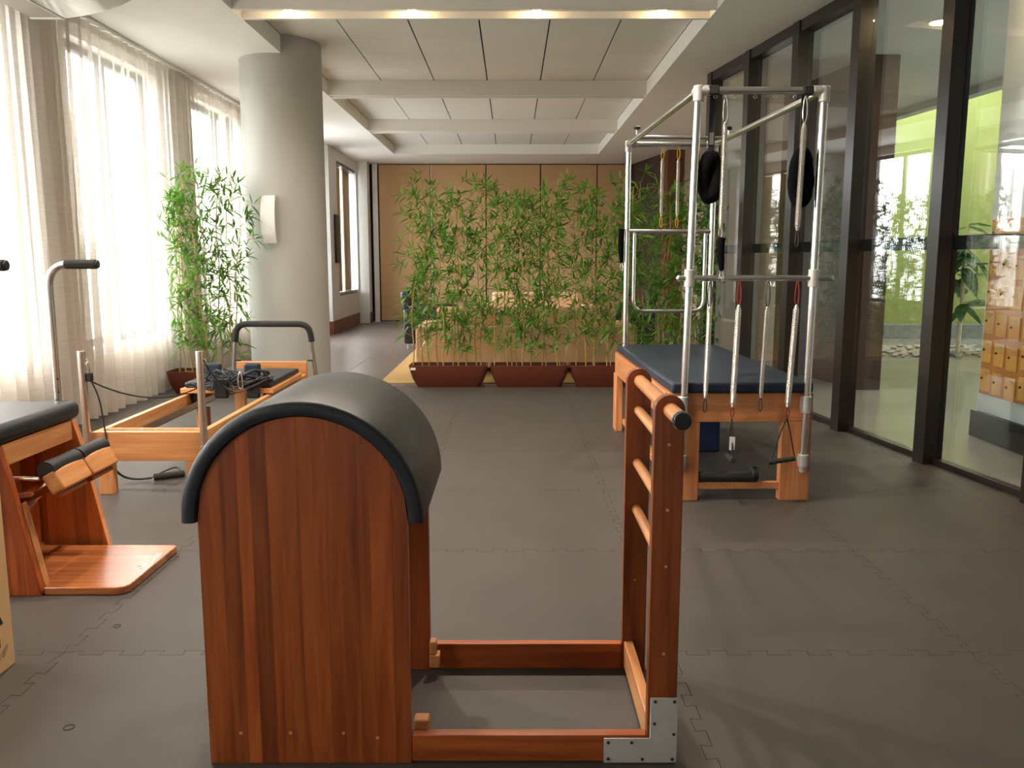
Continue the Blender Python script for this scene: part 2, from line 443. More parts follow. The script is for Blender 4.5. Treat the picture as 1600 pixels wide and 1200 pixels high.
# two small punched marks in the mats
for (px, py, r) in ((-1.23, 2.20, 0.014), (-1.40, 2.86, 0.012)):
    MB().tube([(px + r * math.cos(a * PI / 8), py + r * math.sin(a * PI / 8), 0.0005) for a in range(16)], 0.0016, 5, closed=True).build('scuff_ring', 'sub', floor)
TS = 0.80
ft = MB().box(0.002, TS - 0.002, 0.002, TS - 0.002, -0.014, -0.004).mesh('floor_tile', M['porc'])
for i in range(9):
    for j in range(12):
        y = 8.66 + j * TS
        if y > 17.6: continue
        o = bpy.data.objects.new('floor_tile', ft); COL.objects.link(o); o.parent = floor; o.location = (-3.5 + i * TS, y, 0)
struct('floor_lobby', MB().prism([(gx(-2.4) + 0.02, -2.4), (9.0, -2.4), (9.0, 14.4), (gx(9.3) + 0.9, 14.4), (gx(9.3) + 0.02, 9.3)], 2, -0.10, -0.003), 'lobfl', 'pale polished floor of the lobby beyond the glass')

# ------------------------------------------------------------------ left wall with windows
mb = MB()
WX0, WX1 = -3.77, -3.52
edges = [-2.4] + [e for ab in WIN_L for e in ab] + [14.75]
for k in range(0, len(edges), 2): mb.box(WX0, WX1, edges[k], edges[k + 1], 0, CH)
for (a, b) in WIN_L:
    mb.box(WX0, WX1, a, b, -0.05, WZ0); mb.box(WX0, WX1, a, b, WZ1, CH)
wl = struct('wall_left', mb, 'wall', 'left wall with tall windows behind the curtains')
for k, (a, b) in enumerate(WIN_L):
    mid = (a + b) / 2 if k != 4 else 10.82
    fr = MB()
    for y in (a + 0.03, mid, b - 0.03): fr.box(-3.70, -3.64, y - 0.035, y + 0.035, WZ0, WZ1)
    for z in (WZ0 + 0.03, WZ1 - 0.03): fr.box(-3.70, -3.64, a, b, z - 0.03, z + 0.03)
    wo = struct('window_%d' % (k + 1), fr, 'bronze', 'tall window with a dark frame behind the sheer curtain')
    for (y0, y1) in ((a + 0.065, mid - 0.035), (mid + 0.035, b - 0.065)):
        MB().box(-3.673, -3.667, y0, y1, WZ0 + 0.06, WZ1 - 0.06).build('pane', 'wglass', wo)
# far left: the wall steps in, with one more window
mb = MB()
mb.box(-3.85, -3.1, 14.75, 15.4, 0, CH); mb.box(-3.4, -3.1, 15.4, 17.3, 0, 0.63); mb.box(-3.4, -3.1, 15.4, 17.3, 3.02, CH)
mb.box(-3.85, -3.1, 17.3, 17.9, 0, CH); mb.box(-3.1, -2.88, 17.32, 17.62, 0, CH)
wfl = struct('wall_far_left', mb, 'wall', 'white wall stepping forward at the far left beyond the column')
fr = MB()
for y in (15.43, 16.35, 17.27): fr.box(-3.36, -3.30, y - 0.03, y + 0.03, 0.63, 3.02)
for z in (0.66, 2.99): fr.box(-3.36, -3.12, 15.4, 17.3, z - 0.02, z + 0.02)
wo = struct('window_7', fr, 'bronze', 'narrow far window with tan blind strips')
MB().box(-3.335, -3.33, 15.46, 17.24, 0.68, 2.97).build('pane', 'wglass', wo)
for (y0, y1) in ((15.82, 16.28), (16.55, 17.2)):
    MB().box(-3.24, -3.22, y0, y1, 0.69, 2.96).build('blind_strip', 'tan_blind', wo)
mb = MB().box(-3.1, -3.085, 14.76, 17.3, 0, 0.22).box(-3.4, -3.085, 14.735, 14.75, 0, 0.22).box(-2.88, -2.865, 17.3, 17.64, 0, 0.22)
struct('baseboard_far_left', mb, 'base_red', 'reddish wooden baseboard along the far white wall')
o = MB().box(-3.097, -3.06, 15.05, 15.36, 1.22, 2.06).build('wall_plaque', 'picture', None, 0.006)
tag(o, 'narrow dark plaque mounted on the far white wall before the window', 'plaque')

# ------------------------------------------------------------------ back wall: tan partition panels
wb = struct('wall_back', box(-3.85, 4.6, 17.78, 17.95, 0, CH + 0.2), 'darkwall', 'back wall faced with tall tan partition panels')
xs = [-2.72, -1.66, -0.53, 0.58, 1.73, 2.42]
for a, b in zip(xs[:-1], xs[1:]):
    MB().box(a + 0.012, b - 0.012, 17.70, 17.775, 0.03, CH - 0.02).build('partition_panel', 'panel', wb, 0.004)
MB().box(-2.83, -2.73, 17.64, 17.70, 0.0, CH - 0.01).build('edge_strip', 'whitetrim', wb, label='white strip standing for a light gap')  # light gap beside the panels, drawn as a white strip
MB().box(-1.655, -1.64, 17.685, 17.705, 0.0, CH - 0.02).build('edge_strip', 'whitetrim', wb)  # bright slit between two panels, its light drawn in white
mb = MB().prism([(2.46, 17.75), (2.56, 17.75), (2.86, 15.85), (2.78, 15.85)], 2, 0, CH)
struct('wall_far_right', mb, 'darkwall', 'dark brown side wall at the far right corner')
struct('wall_pillar', MB().box(2.755, 3.05, 15.45, 15.9, 0, CH), 'brownwall', 'reddish brown veneered pillar at the far right')
struct('wall_right', MB().box(3.05, 3.15, 9.9, 15.6, 0, CH), 'greybrown', 'grey brown side wall past the end of the glass')
struct('wall_front', box(-3.85, 9.0, -2.55, -2.4, 0, CH + 0.4), 'wall', 'white wall behind the viewer')

# ------------------------------------------------------------------ ceiling: soffit, coffers, beams, tiles
CX0, CX1 = -2.17, 1.587
COF = [(-2.2, 0.62), (0.86, 3.72), (3.95, 6.93), (7.23, 10.43), (10.635, 13.243), (13.507, 16.08)]
mb = MB()
mb.box(-3.6, CX0, -2.4, 17.8, CH, CH + 0.17)
mb.prism([(CX1, -2.4), (gx(-2.4) + 0.1, -2.4), (gx(9.3) + 0.1, 9.3), (3.15, 9.3), (3.15, 17.8), (CX1, 17.8)], 2, CH, CH + 0.17)
mb.box(CX0, CX1, 16.08, 17.8, CH, CH + 0.17); mb.box(CX0, CX1, -2.4, -2.2, CH, CH + 0.17)
ce = struct('ceiling', mb, 'ceil', 'white ceiling with recessed coffers of square tiles')
MB().box(-3.85, 4.6, -2.4, 17.95, CH + 0.21, CH + 0.30).build('coffer_backing', 'gap', ce)
tw = (CX1 - CX0) / 6
tiles = {}
for (a, b) in COF:
    ny = max(1, round((b - a) / 0.625)); ty = (b - a) / ny
    key = round(ty, 3)
    if key not in tiles:
        tiles[key] = MB().box(0.007, tw - 0.007, 0.0018, ty - 0.0018, CH + 0.170, CH + 0.185).mesh('ceiling_tile', M['tile_c'])
    for i in range(6):
        for j in range(ny):
            o = bpy.data.objects.new('ceiling_tile', tiles[key]); COL.objects.link(o); o.parent = ce
            o.location = (CX0 + i * tw, a + j * ty, 0)
for (a, b), (c, d) in zip(COF[:-1], COF[1:]):       # cross beams with a lamp slot along the underside
    m = MB()
    m.box(CX0, CX1, b, b + 0.025, CH, CH + 0.17); m.box(CX0, CX1, c - 0.04, c, CH, CH + 0.17)
    m.box(CX0, CX1, b + 0.02, c - 0.035, CH + 0.055, CH + 0.17)
    m.build('ceiling_beam', 'ceil', ce)
# slim grille and a fitting near the back panels
MB().box(-0.35, 0.35, 17.35, 17.42, CH - 0.008, CH).build('air_slot', 'whitetrim', ce)
def lamp(x, y, z, power, parent, col=(1.0, 0.88, 0.74), ang=140):
    l = bpy.data.lights.new('downlight_lamp', 'SPOT'); l.energy = power; l.color = col; l.spot_size = math.radians(ang); l.spot_blend = 0.7; l.shadow_soft_size = 0.04
    o = bpy.data.objects.new('downlight_lamp', l); COL.objects.link(o); o.parent = parent
    o.location = Vector((x, y, z)) - Vector(parent.location)
LAMP_W = 28.0
# downlights in the nearest visible beam
for i, x in enumerate((-1.767, -0.79, 0.195, 1.19)):
    nm = ['leftmost glowing downlight in the ceiling beam slot, by the round column', 'second glowing downlight from the column in the ceiling beam slot',
          'third glowing downlight from the column in the ceiling beam slot', 'rightmost glowing downlight in the ceiling beam slot, nearest the glass wall'][i]
    t = thing('downlight', nm, 'lamp', (x, 7.075, CH + 0.055), 0, 'warm downlights in the beam slot')
    MB().lathe((x, 7.075, CH + 0.043), [(0.052, 0.0), (0.058, 0.004), (0.058, 0.012), (0.03, 0.012)], 24).build('trim_ring', 'whitetrim', t)
    MB().lathe((x, 7.075, CH + 0.018), [(0.004, 0.0), (0.024, 0.006), (0.038, 0.02), (0.040, 0.030)], 20).build('lens', 'lens', t)
    lamp(x, 7.075, CH + 0.012, LAMP_W, t)
for i, x in enumerate((-1.767, -0.79, 0.195)):      # unseen lamps added above the frame to light surfaces facing the camera
    yb = 3.835
    t = thing('downlight', 'added downlight in the unseen beam slot above the frame, %s' % ('by the curtains', 'left of the middle', 'right of the middle')[i], 'lamp', (x, yb, CH + 0.055), 0, 'warm downlights in the beam slot')
    MB().lathe((x, yb, CH + 0.043), [(0.052, 0.0), (0.058, 0.004), (0.058, 0.012), (0.03, 0.012)], 24).build('trim_ring', 'whitetrim', t)
    MB().lathe((x, yb, CH + 0.018), [(0.004, 0.0), (0.024, 0.006), (0.038, 0.02), (0.040, 0.030)], 20).build('lens', 'lens', t)
    lamp(x, yb, CH + 0.012, 64.0, t)

# ------------------------------------------------------------------ column with a sconce
CC = (-2.275, 8.73); CR = 0.395
col = struct('column', MB().lathe((CC[0], CC[1], 0), [(CR, 0.0), (CR, CH + 0.168)], 72), 'column', 'thick round cream column beside the curtains')
MB().lathe((CC[0], CC[1], 0), [(CR + 0.012, 0.001), (CR + 0.012, 0.11), (CR + 0.002, 0.112)], 72).build('base_ring', 'black', col)
a0 = math.radians(-97)
def ring_plate(r0, r1, aa, ab, z0, z1, n=10):
    pl = [(CC[0] + r0 * math.cos(aa + (ab - aa) * i / n), CC[1] + r0 * math.sin(aa + (ab - aa) * i / n)) for i in range(n + 1)]
    pl += [(CC[0] + r1 * math.cos(ab - (ab - aa) * i / n), CC[1] + r1 * math.sin(ab - (ab - aa) * i / n)) for i in range(n + 1)]
    return MB().prism(pl, 2, z0, z1)
scn = thing('wall_sconce', 'slim white wall sconce fixed on the round column', 'lamp', (CC[0] + 0.4 * math.cos(a0), CC[1] + 0.4 * math.sin(a0), 1.43))
ring_plate(CR + 0.001, CR + 0.035, a0 - 0.09, a0 + 0.09, 1.50, 1.83).build('back_box', 'acside', scn)
pts = []
sm = MB()
k = 14
prof = []
for i in range(k + 1):
    z = 1.44 + (1.89 - 1.44) * i / k
    t = (i / k) * 2 - 1
    prof.append((z, CR + 0.04 + 0.045 * (1 - t * t)))
vs, fs = [], []
for (z, r) in prof:
    for j in range(7):
        a = a0 - 0.15 + 0.30 * j / 6
        for rr in (r, r - 0.012): vs.append((CC[0] + rr * math.cos(a), CC[1] + rr * math.sin(a), z))
def vid(i, j, s): return (i * 7 + j) * 2 + s
for i in range(k):
    for j in range(6):
        fs.append((vid(i, j, 0), vid(i, j + 1, 0), vid(i + 1, j + 1, 0), vid(i + 1, j, 0)))
        fs.append((vid(i, j, 1), vid(i + 1, j, 1), vid(i + 1, j + 1, 1), vid(i, j + 1, 1)))
for i in range(k):
    for j in (0, 6): fs.append((vid(i, j, 0), vid(i, j, 1), vid(i + 1, j, 1), vid(i + 1, j, 0)))
for j in range(6):
    for i in (0, k): fs.append((vid(i, j, 0), vid(i, j + 1, 0), vid(i, j + 1, 1), vid(i, j, 1)))
sm.add(vs, fs).build('shade', 'sconce', scn)

# ------------------------------------------------------------------ curtains
rail = MB().box(-3.43, -3.37, -1.5, 12.3, CH - 0.03, CH - 0.004).build('curtain_rail', 'whitetrim')
tag(rail, 'long curtain track fixed under the ceiling above the windows', 'curtain rail')
def curtain(y0, y1, seed, label, gather=0.0):
    rnd = random.Random(seed)
    ny = int((y1 - y0) / 0.0125); nz = 22
    ph = [rnd.uniform(0, 6.28) for _ in range(8)]
    vs = []
    for iz in range(nz + 1):
        t = iz / nz                                   # 0 at the hem
        z = 0.012 + t * (CH - 0.045)
        for iy in range(ny + 1):
            s = iy / ny
            y = y0 + (y1 - y0) * s
            yy = y + 0.035 * math.sin(1.7 * y + ph[0]) * (1 - t) + gather * (1 - t) * (s - 0.5) * 0.06
            u = y + 0.04 * math.sin(2.3 * y + ph[1]) + 0.03 * math.sin(5.1 * y + ph[2])
            amp = (0.026 + 0.030 * (1 - t)) * (0.65 + 0.5 * math.sin(0.9 * y + ph[3]) ** 2)
            x = amp * math.sin(2 * PI * u / 0.155 + 0.5 * (1 - t) * math.sin(3 * y + ph[4])) + 0.014 * math.sin(2 * PI * u / 0.49 + ph[5] + 0.6 * t)
            if t > 0.955: x *= 0.75
            vs.append((-3.40 + x, yy, z))
    fs = []
    for iz in range(nz):
        for iy in range(ny):
            a = iz * (ny + 1) + iy
            fs.append((a, a + 1, a + ny + 2, a + ny + 1))
    t_ = thing('curtain', label, 'curtain', (-3.40, (y0 + y1) / 2, 0.0), 0, 'sheer curtains of the window wall')
    o = MB().add(vs, fs).build('drape', 'curtain', t_)
    # stitched heading tape and pleat hooks
    hv = [(p[0] + 0.006, p[1], p[2]) for p in vs if abs(p[2] - (0.012 + CH - 0.045)) < 1e-4]
    tape = []
    for p in hv: tape += [(p[0], p[1], p[2] - 0.07), (p[0], p[1], p[2])]
    MB().add(tape, [(2 * i, 2 * i + 2, 2 * i + 3, 2 * i + 1) for i in range(len(hv) - 1)]).build('heading_tape', 'curtain', t_)
    return t_
curtain(-1.45, 1.265, 3, 'sheer linen curtain hanging behind the viewer on the left', 0)
curtain(1.295, 3.965, 4, 'sheer linen curtain hanging on the window nearest the viewer', 0)
curtain(3.995, 6.725, 5, 'sheer linen curtain at the left edge, behind the exercise chair', 0)
curtain(6.755, 9.405, 6, 'bright sheer linen curtain behind the reformer, between the left edge and the bamboo', 0)
curtain(9.435, 12.2, 7, 'sheer linen curtain behind the left bamboo, beside the round column', 0)

# ------------------------------------------------------------------ glass partition on the right
GW = thing('wall_glass', 'glass partition in dark bronze posts along the right side', None, (gx(0), 0, 0), TH, None, 'structure', local=True)
cs = math.cos(TH)
post_me = MB().box(-0.10, 0.03, -0.055, 0.055, 0.0, CH).mesh('post', M['bronze'])
PY = [y / cs for y in (9.22, 8.27, 7.30, 6.37, 5.33, 4.38, 3.40, 2.42, 1.44, 0.46, -0.52, -1.5, -2.35)]
for y in PY:
    o = bpy.data.objects.new('post', post_me); COL.objects.link(o); o.parent = GW; o.location = (0, y, 0)
for a, b in zip(PY[1:], PY[:-1]):
    MB().box(-0.006, 0.006, a + 0.055, b - 0.055, 0.035, CH - 0.09).build('pane', 'glass', GW)
    MB().box(0.0065, 0.010, a + 0.055, b - 0.055, 1.345, 1.43).build('safety_strip', 'strip', GW)
    MB().box(-0.03, 0.03, a + 0.055, b - 0.055, 0.0, 0.035).build('sill_track', 'bronze', GW)
    MB().box(-0.09, 0.03, a + 0.055, b - 0.055, CH - 0.09, CH).build('head_rail', 'bronze', GW)

# ------------------------------------------------------------------ lobby beyond the glass
mb = MB().prism([(gx(-2.4) + 0.105, -2.4), (6.4, -2.4), (4.70, 14.3), (3.16, 14.3), (3.16, 9.31), (gx(9.3) + 0.105, 9.31)], 2, CH, CH + 0.12)
mb.prism([(6.4, -2.4), (6.55, -2.4), (4.85, 14.3), (4.70, 14.3)], 2, CH - 0.09, CH + 0.9)
struct('ceiling_lobby', mb, 'lobwall', 'bluish white lobby ceiling ending in a bulkhead over the planted court')
struct('ceiling_court', box(4.6, 9.0, -2.4, 14.4, 4.62, 4.72), 'lobwall', 'high ceiling over the planted court')
struct('wall_lobby_back', box(3.2, 9.0, 14.25, 14.4, 0, 4.7), 'lime', 'lime green wall behind the planted court')
struct('wall_lobby_right', box(8.95, 9.1, -2.4, 14.3, 0, 4.7), 'lime', 'lime green side wall of the planted court')
struct('wall_lockers', box(3.42, 3.75, 2.2, 6.17, 0, CH), 'lobwall', 'white wall carrying the lockers beyond the glass')
struct('baseboard_lockers', box(3.385, 3.42, 2.2, 6.19, 0, 0.19), 'black', 'black plinth under the locker wall')
struct('wall_lobby_pillar', MB().prism([(3.43, 8.4), (3.67, 8.4), (3.55, 10.4), (3.12, 10.4)], 2, 0, CH), 'darkwall', 'brown pillar standing in the lobby behind the glass')
struct('wall_lobby_far', box(2.4, 3.2, 10.6, 10.75, 0, CH), 'lobwall', 'pale wall at the end of the lobby passage')
struct('trim_1', box(3.7, 8.9, 13.95, 14.25, 0, 0.22), 'stone', 'grey stone kerb along the foot of the lime green wall')
# pebble bed
random.seed(11)
m = MB()
for k in range(420):
    x = random.uniform(4.7, 8.2); y = random.uniform(10.9, 12.6); r = random.uniform(0.025, 0.06)
    if (y < 11.2 + 0.12 * math.sin(3 * x)): continue
    vs = []
    for i in range(3):
        for j in range(6):
            q = j * PI / 3 + i; rr = r * (0.75, 1.0, 0.55)[i] * random.uniform(0.8, 1.2)
            vs.append((x + rr * math.cos(q), y + rr * math.sin(q), (0.0, 0.4 * r, 0.8 * r)[i]))
    fs = [(i * 6 + j, i * 6 + (j + 1) % 6, (i + 1) * 6 + (j + 1) % 6, (i + 1) * 6 + j) for i in range(2) for j in range(6)] + [(12, 13, 14, 15, 16, 17)]
    m.add(vs, fs)
o = m.build('pebble_bed', 'gravel'); tag(o, 'bed of pale pebbles in front of the lime green wall', 'pebbles', None, 'stuff')
# small tree in the court
t = thing('court_tree', 'slim pale-stemmed tree with broad leaves beyond the glass', 'tree', (6.05, 11.5, 0))
MB().tube([(6.05, 11.5, 0), (6.06, 11.5, 0.7), (6.04, 11.5, 1.3), (6.09, 11.5, 1.75)], [0.03, 0.026, 0.022, 0.012], 10).build('trunk', M['cream'], t)
random.seed(5)
lf = MB()
def blade(L, W, droop):
    vs = [(0, 0, 0)]; fs = []
    n = 6
    for i in range(1, n):
        s = i / n; wd = W * math.sin(PI * s ** 0.8) ; z = -droop * s * s
        vs += [(L * s, -wd, z), (L * s, wd, z), (L * s, 0, z - 0.25 * wd)]
    vs.append((L, 0, -droop))
    for i in range(n - 2):
        b = 1 + 3 * i
        fs += [(b, b + 2, b + 5, b + 3), (b + 2, b + 1, b + 4, b + 5)]
    fs += [(0, 1, 3), (0, 3, 2)]
    b = 1 + 3 * (n - 2); e = len(vs) - 1
    fs += [(b, b + 2, e), (b + 2, b + 1, e)]
    return MB().add(vs, [tuple(f) for f in fs])
bl_me = blade(0.42, 0.075, 0.10).mesh('leaf', M['bigleaf'])
for k in range(40):
    z = random.choice((0.62, 0.68, 0.95, 1.05, 1.15, 1.35, 1.45, 1.55, 1.7))
    o = bpy.data.objects.new('leaf', bl_me); COL.objects.link(o); o.parent = t
    o.location = (0.01, 0, z + random.uniform(-0.04, 0.04)); o.rotation_euler = (random.uniform(-0.5, 0.5), random.uniform(-0.55, 0.7), random.uniform(0, 6.28))
    s = random.uniform(0.75, 1.2); o.scale = (s, s, s)
# lobby downlight, and an unseen second one added to light the lobby
for (x, y, nm) in ((3.48, 7.27, 'warm round downlight in the lobby ceiling beyond the glass'), (4.3, 7.5, 'second lobby downlight, added further right beyond the glass')):
    t = thing('lobby_downlight', nm, 'lamp', (x, y, CH - 0.01), 0, 'lobby downlights')
    MB().lathe((x, y, CH - 0.012), [(0.085, 0.0), (0.10, 0.004), (0.10, 0.011), (0.05, 0.011)], 24).build('trim_ring', 'whitetrim', t)
    MB().lathe((x, y, CH - 0.016), [(0.04, 0.0), (0.078, 0.003), (0.08, 0.010)], 20).build('lens', 'lens', t)
    lamp(x, y, CH - 0.03, 12.0, t, (1.0, 0.93, 0.84), 120)
t = thing('lobby_downlight', 'lobby downlight added to brighten the orange lockers', 'lamp', (3.2, 5.6, CH - 0.01), 0, 'lobby downlights')  # unseen lamp added to brighten the lockers
MB().lathe((3.2, 5.6, CH - 0.012), [(0.085, 0.0), (0.10, 0.004), (0.10, 0.011), (0.05, 0.011)], 24).build('trim_ring', 'whitetrim', t)
MB().lathe((3.2, 5.6, CH - 0.016), [(0.04, 0.0), (0.078, 0.003), (0.08, 0.010)], 20).build('lens', 'lens', t)
lamp(3.2, 5.6, CH - 0.03, 32.0, t, (1.0, 0.93, 0.84), 62)
# key lockers on the white wall
t = thing('locker_cabinet', 'orange wooden cabinet of small numbered lockers on the lobby wall', 'lockers', (3.4, 5.2, 0.33))
MB().box(3.385, 3.418, 4.25, 6.10, 0.33, 1.56).build('carcass', 'lockfr', t)
pw = 0.155; ph_ = 0.205
dm = MB().box(-0.012, 0.0, -0.058, 0.058, -0.078, 0.078).mesh('locker_door', M['locker'])
hk = MB().cyl((-0.020, 0, 0), (-0.012, 0, 0), 0.008, 8).mesh('lock', M['ink'])
pl = MB().box(-0.014, -0.012, -0.022, 0.022, -0.006, 0.006).mesh('number_plate', M['acside'])
for c in range(11):
    for r in range(6):
        y = 6.02 - c * pw; z = 0.435 + r * ph_ - 0.012 * (c % 3)
        o = bpy.data.objects.new('locker_door', dm); COL.objects.link(o); o.parent = t; o.location = (3.385 - 3.4, y - 5.2, z - 0.33)
        for me_, (dy, dz) in ((hk, (0.03, 0.01)), (pl, (-0.02, 0.055))):
            q = bpy.data.objects.new(me_.name, me_); COL.objects.link(q); q.parent = o; q.location = (0, dy, dz)

# ------------------------------------------------------------------ ladder barrel (foreground)
YF, YB = 2.03, 2.565           # front and rear faces
BX0, BX1 = -0.776, -0.258
BC = (BX0 + BX1) / 2; BR = (BX1 - BX0) / 2; BZ = 0.650
lb = thing('ladder_barrel', 'wooden ladder barrel with arched black pad and rungs, in the foreground', 'exercise barrel', (-0.18, 2.3, 0))
def arch_z(x): 
    d = BR * BR - (x - BC) ** 2
    return BZ + math.sqrt(max(d, 0))
def arch_board(x0, x1, y0, y1, z0=0.002, n=6, inset=0.0):
    pts = [(x0, z0), (x1, z0)]
    for i in range(n + 1):
        x = x1 + (x0 - x1) * i / n
        pts.append((x, arch_z(x) - inset))
    return MB().prism(pts, 1, y0, y1)
def full_arch(y0, y1, r):
    pts = [(BC - r, 0.002), (BC + r, 0.002)] + [(p[0], p[2]) for p in arc((BC, BZ), r, 0, PI, 40)]
    return MB().prism(pts, 1, y0, y1)
fp = full_arch(YF + 0.012, YF + 0.03, BR - 0.0015).build('front_panel', 'ch_z', lb)
sx = [0, 0.058, 0.100, 0.133, 0.175, 0.213, 0.250, 0.286, 0.318, 0.352, 0.394, 0.425, 0.478, 0.518]
for a, b in zip(sx[:-1], sx[1:]):
    arch_board(BX0 + a, BX0 + b, YF - 0.0004 * (sx.index(a) % 2), YF + 0.012).build('stave', 'ch_z', fp)
for (px, pz) in ((-0.695, 0.085), (-0.568, 0.085), (-0.432, 0.085), (-0.345, 0.072)):
    MB().cyl((px, YF - 0.0012, pz), (px, YF + 0.004, pz), 0.0045, 12).build('plug', 'dowel', fp)
bp_ = full_arch(YB - 0.03, YB, BR).build('rear_panel', 'chs_z', lb)
# the curved pad
def pad_shell(y0, y1, r0, r1):
    n = 48; rings = []
    half = (r1 - r0) / 2; rm = (r0 + r1) / 2
    prof = []                                                # rounded cross-section (radius, y)
    c = 0.012
    for (rr, yy) in ((r0, y0 + c), (r0 + 0.004, y0 + 0.003), (r0 + 0.012, y0), (r1 - c, y0), (r1 - 0.004, y0 + 0.004), (r1, y0 + c),
                     (r1, y1 - c), (r1 - 0.004, y1 - 0.004), (r1 - c, y1), (r0 + 0.012, y1), (r0 + 0.004, y1 - 0.003), (r0, y1 - c)):
        prof.append((rr, yy))
    k = len(prof); vs = []; fs = []
    ext = math.asin(0.012 / r0)
    for i in range(n + 1):
        q = PI * i / n
        if i == 0: q = -0.02
        if i == n: q = PI + 0.02
        for (rr, yy) in prof: vs.append((BC + rr * math.cos(q), yy, BZ + rr * math.sin(q)))
    # rounded lower ends
    for i in range(n):
        for j in range(k):
            j2 = (j + 1) % k
            fs.append((i * k + j, i * k + j2, (i + 1) * k + j2, (i + 1) * k + j))
    fs.append(tuple(range(k))); fs.append(tuple(n * k + j for j in range(k - 1, -1, -1)))
    m = MB().add(vs, fs)
    return m
pad_shell(YF - 0.012, YB + 0.012, BR + 0.001, BR + 0.040).build('pad', 'vinyl', lb, label='smooth black padded arch')
# rails, sliding blocks and the foot crosspiece
for (y0, y1, zt) in ((YF, YF + 0.032, 0.078), (YB - 0.032, YB, 0.088)):
    MB().box(-0.258 + 0.001, 0.345, y0 + 0.001, y1 - 0.001, 0.006, zt).build('base_rail', 'ch_x', lb, 0.002)
MB().box(-0.256, -0.225, YB - 0.075, YB - 0.033, 0.030, 0.070).build('slide_block', 'dowel', lb, 0.003)
MB().box(-0.256, -0.235, YB - 0.070, YB - 0.035, 0.071, 0.112).build('slide_block', 'dowel', lb, 0.003)
MB().box(-0.256, -0.215, YF + 0.034, YF + 0.075, 0.06, 0.100).build('slide_block', 'dowel', lb, 0.006)
MB().box(0.352, 0.380, YF + 0.033, YB - 0.033, 0.018, 0.100).build('foot_crosspiece', 'dowel', lb, 0.003)
# ladder uprights
for (y0, y1) in ((YF, YF + 0.032), (YB - 0.032, YB)):
    pts = [(0.346, 0.0), (0.420, 0.0)] + [(p[0], p[2]) for p in arc((0.383, 0.925), 0.037, 0, PI, 16)]
    up = MB().prism(pts, 1, y0, y1).build('upright', 'ch_z', lb, 0.002)
    for z in (0.84, 0.675, 0.53, 0.30):
        MB().cyl((0.383, y0 - 0.001, z), (0.383, y0 + 0.003, z), 0.004, 10).build('plug', 'dowel', up)
for z in (0.835, 0.672, 0.527):
    MB().cyl((0.383, YF + 0.031, z), (0.383, YB - 0.031, z), 0.0145, 20).build('rung', 'dowel', lb)
tb = MB().cyl((0.385, 1.905, 0.925), (0.385, 2.62, 0.925), 0.0185, 24).build('top_bar', 'dowel', lb)
for (ya, yb) in ((1.897, 1.907), (2.618, 2.628)):
    MB().cyl((0.385, ya, 0.925), (0.385, yb, 0.925), 0.0215, 24).build('end_ring', 'chrome', tb)
for (ya, yb) in ((1.884, 1.8975), (2.6275, 2.64)):
    MB().cyl((0.385, ya, 0.925), (0.385, yb, 0.925), 0.0205, 24).build('end_cap', 'black', tb, 0.003)
# metal corner bracket with screws
bk = MB().prism([(0.236, 0.004), (0.423, 0.004), (0.423, 0.182), (0.353, 0.182), (0.353, 0.072), (0.236, 0.072)], 1, YF - 0.003, YF).build('corner_bracket', 'plate', lb, 0.0008, 1, 'pale grey L-shaped corner plate')
for (px, pz) in ((0.247, 0.060), (0.247, 0.015), (0.307, 0.060), (0.335, 0.014), (0.412, 0.014), (0.414, 0.083), (0.364, 0.112), (0.365, 0.172), (0.414, 0.172)):
    MB().cyl((px, YF - 0.0048, pz), (px, YF - 0.002, pz), 0.0042, 10).build('screw', 'picture', bk)

# ------------------------------------------------------------------ trapeze table (right)
TT = thing('trapeze_table', 'trapeze table with blue padded bed and tall metal tube frame', 'exercise table', (1.215, 4.42, 0), 0.02, local=True)
hw = 0.325
MB().box(-0.375, 0.375, 0.005, 2.05, 0.588, 0.645).build('mattress', 'vinyl_b', TT, 0.014, 3, 'dark slate blue padded mattress')
for (a, b) in ((-0.375, -0.215), (0.225, 0.385)):
    MB().box(a, b, 0.03, 0.085, 0.0, 0.43).build('leg', 'md_z', TT, 0.003)
for (a, b) in ((-0.395, -0.345), (0.335, 0.385)):
    MB().box(a, b, 1.90, 2.05, 0.0, 0.43).build('leg', 'md_z', TT, 0.003)
MB().box(-0.385, 0.385, 0.03, 0.085, 0.4305, 0.586).build('front_apron', 'md_x', TT, 0.003)
MB().box(-0.385, 0.385, 1.99, 2.05, 0.4305, 0.586).build('rear_apron', 'md_x', TT, 0.003)
for (a, b) in ((-0.395, -0.35), (0.35, 0.395)):
    MB().box(a, b, 0.086, 1.989, 0.4305, 0.586).build('side_apron', 'md_y', TT, 0.003)
MB().box(-0.214, 0.224, 0.04, 0.075, 0.060, 0.098).build('stretcher', 'dowel', TT, 0.003)
MB().box(-0.345, -0.30, 0.086, 1.9, 0.06, 0.098).build('stretcher', 'or_y', TT, 0.003)
FZ = 2.12
FX = {-hw: -0.285, hw: 0.348}          # the front posts stand a little to the right
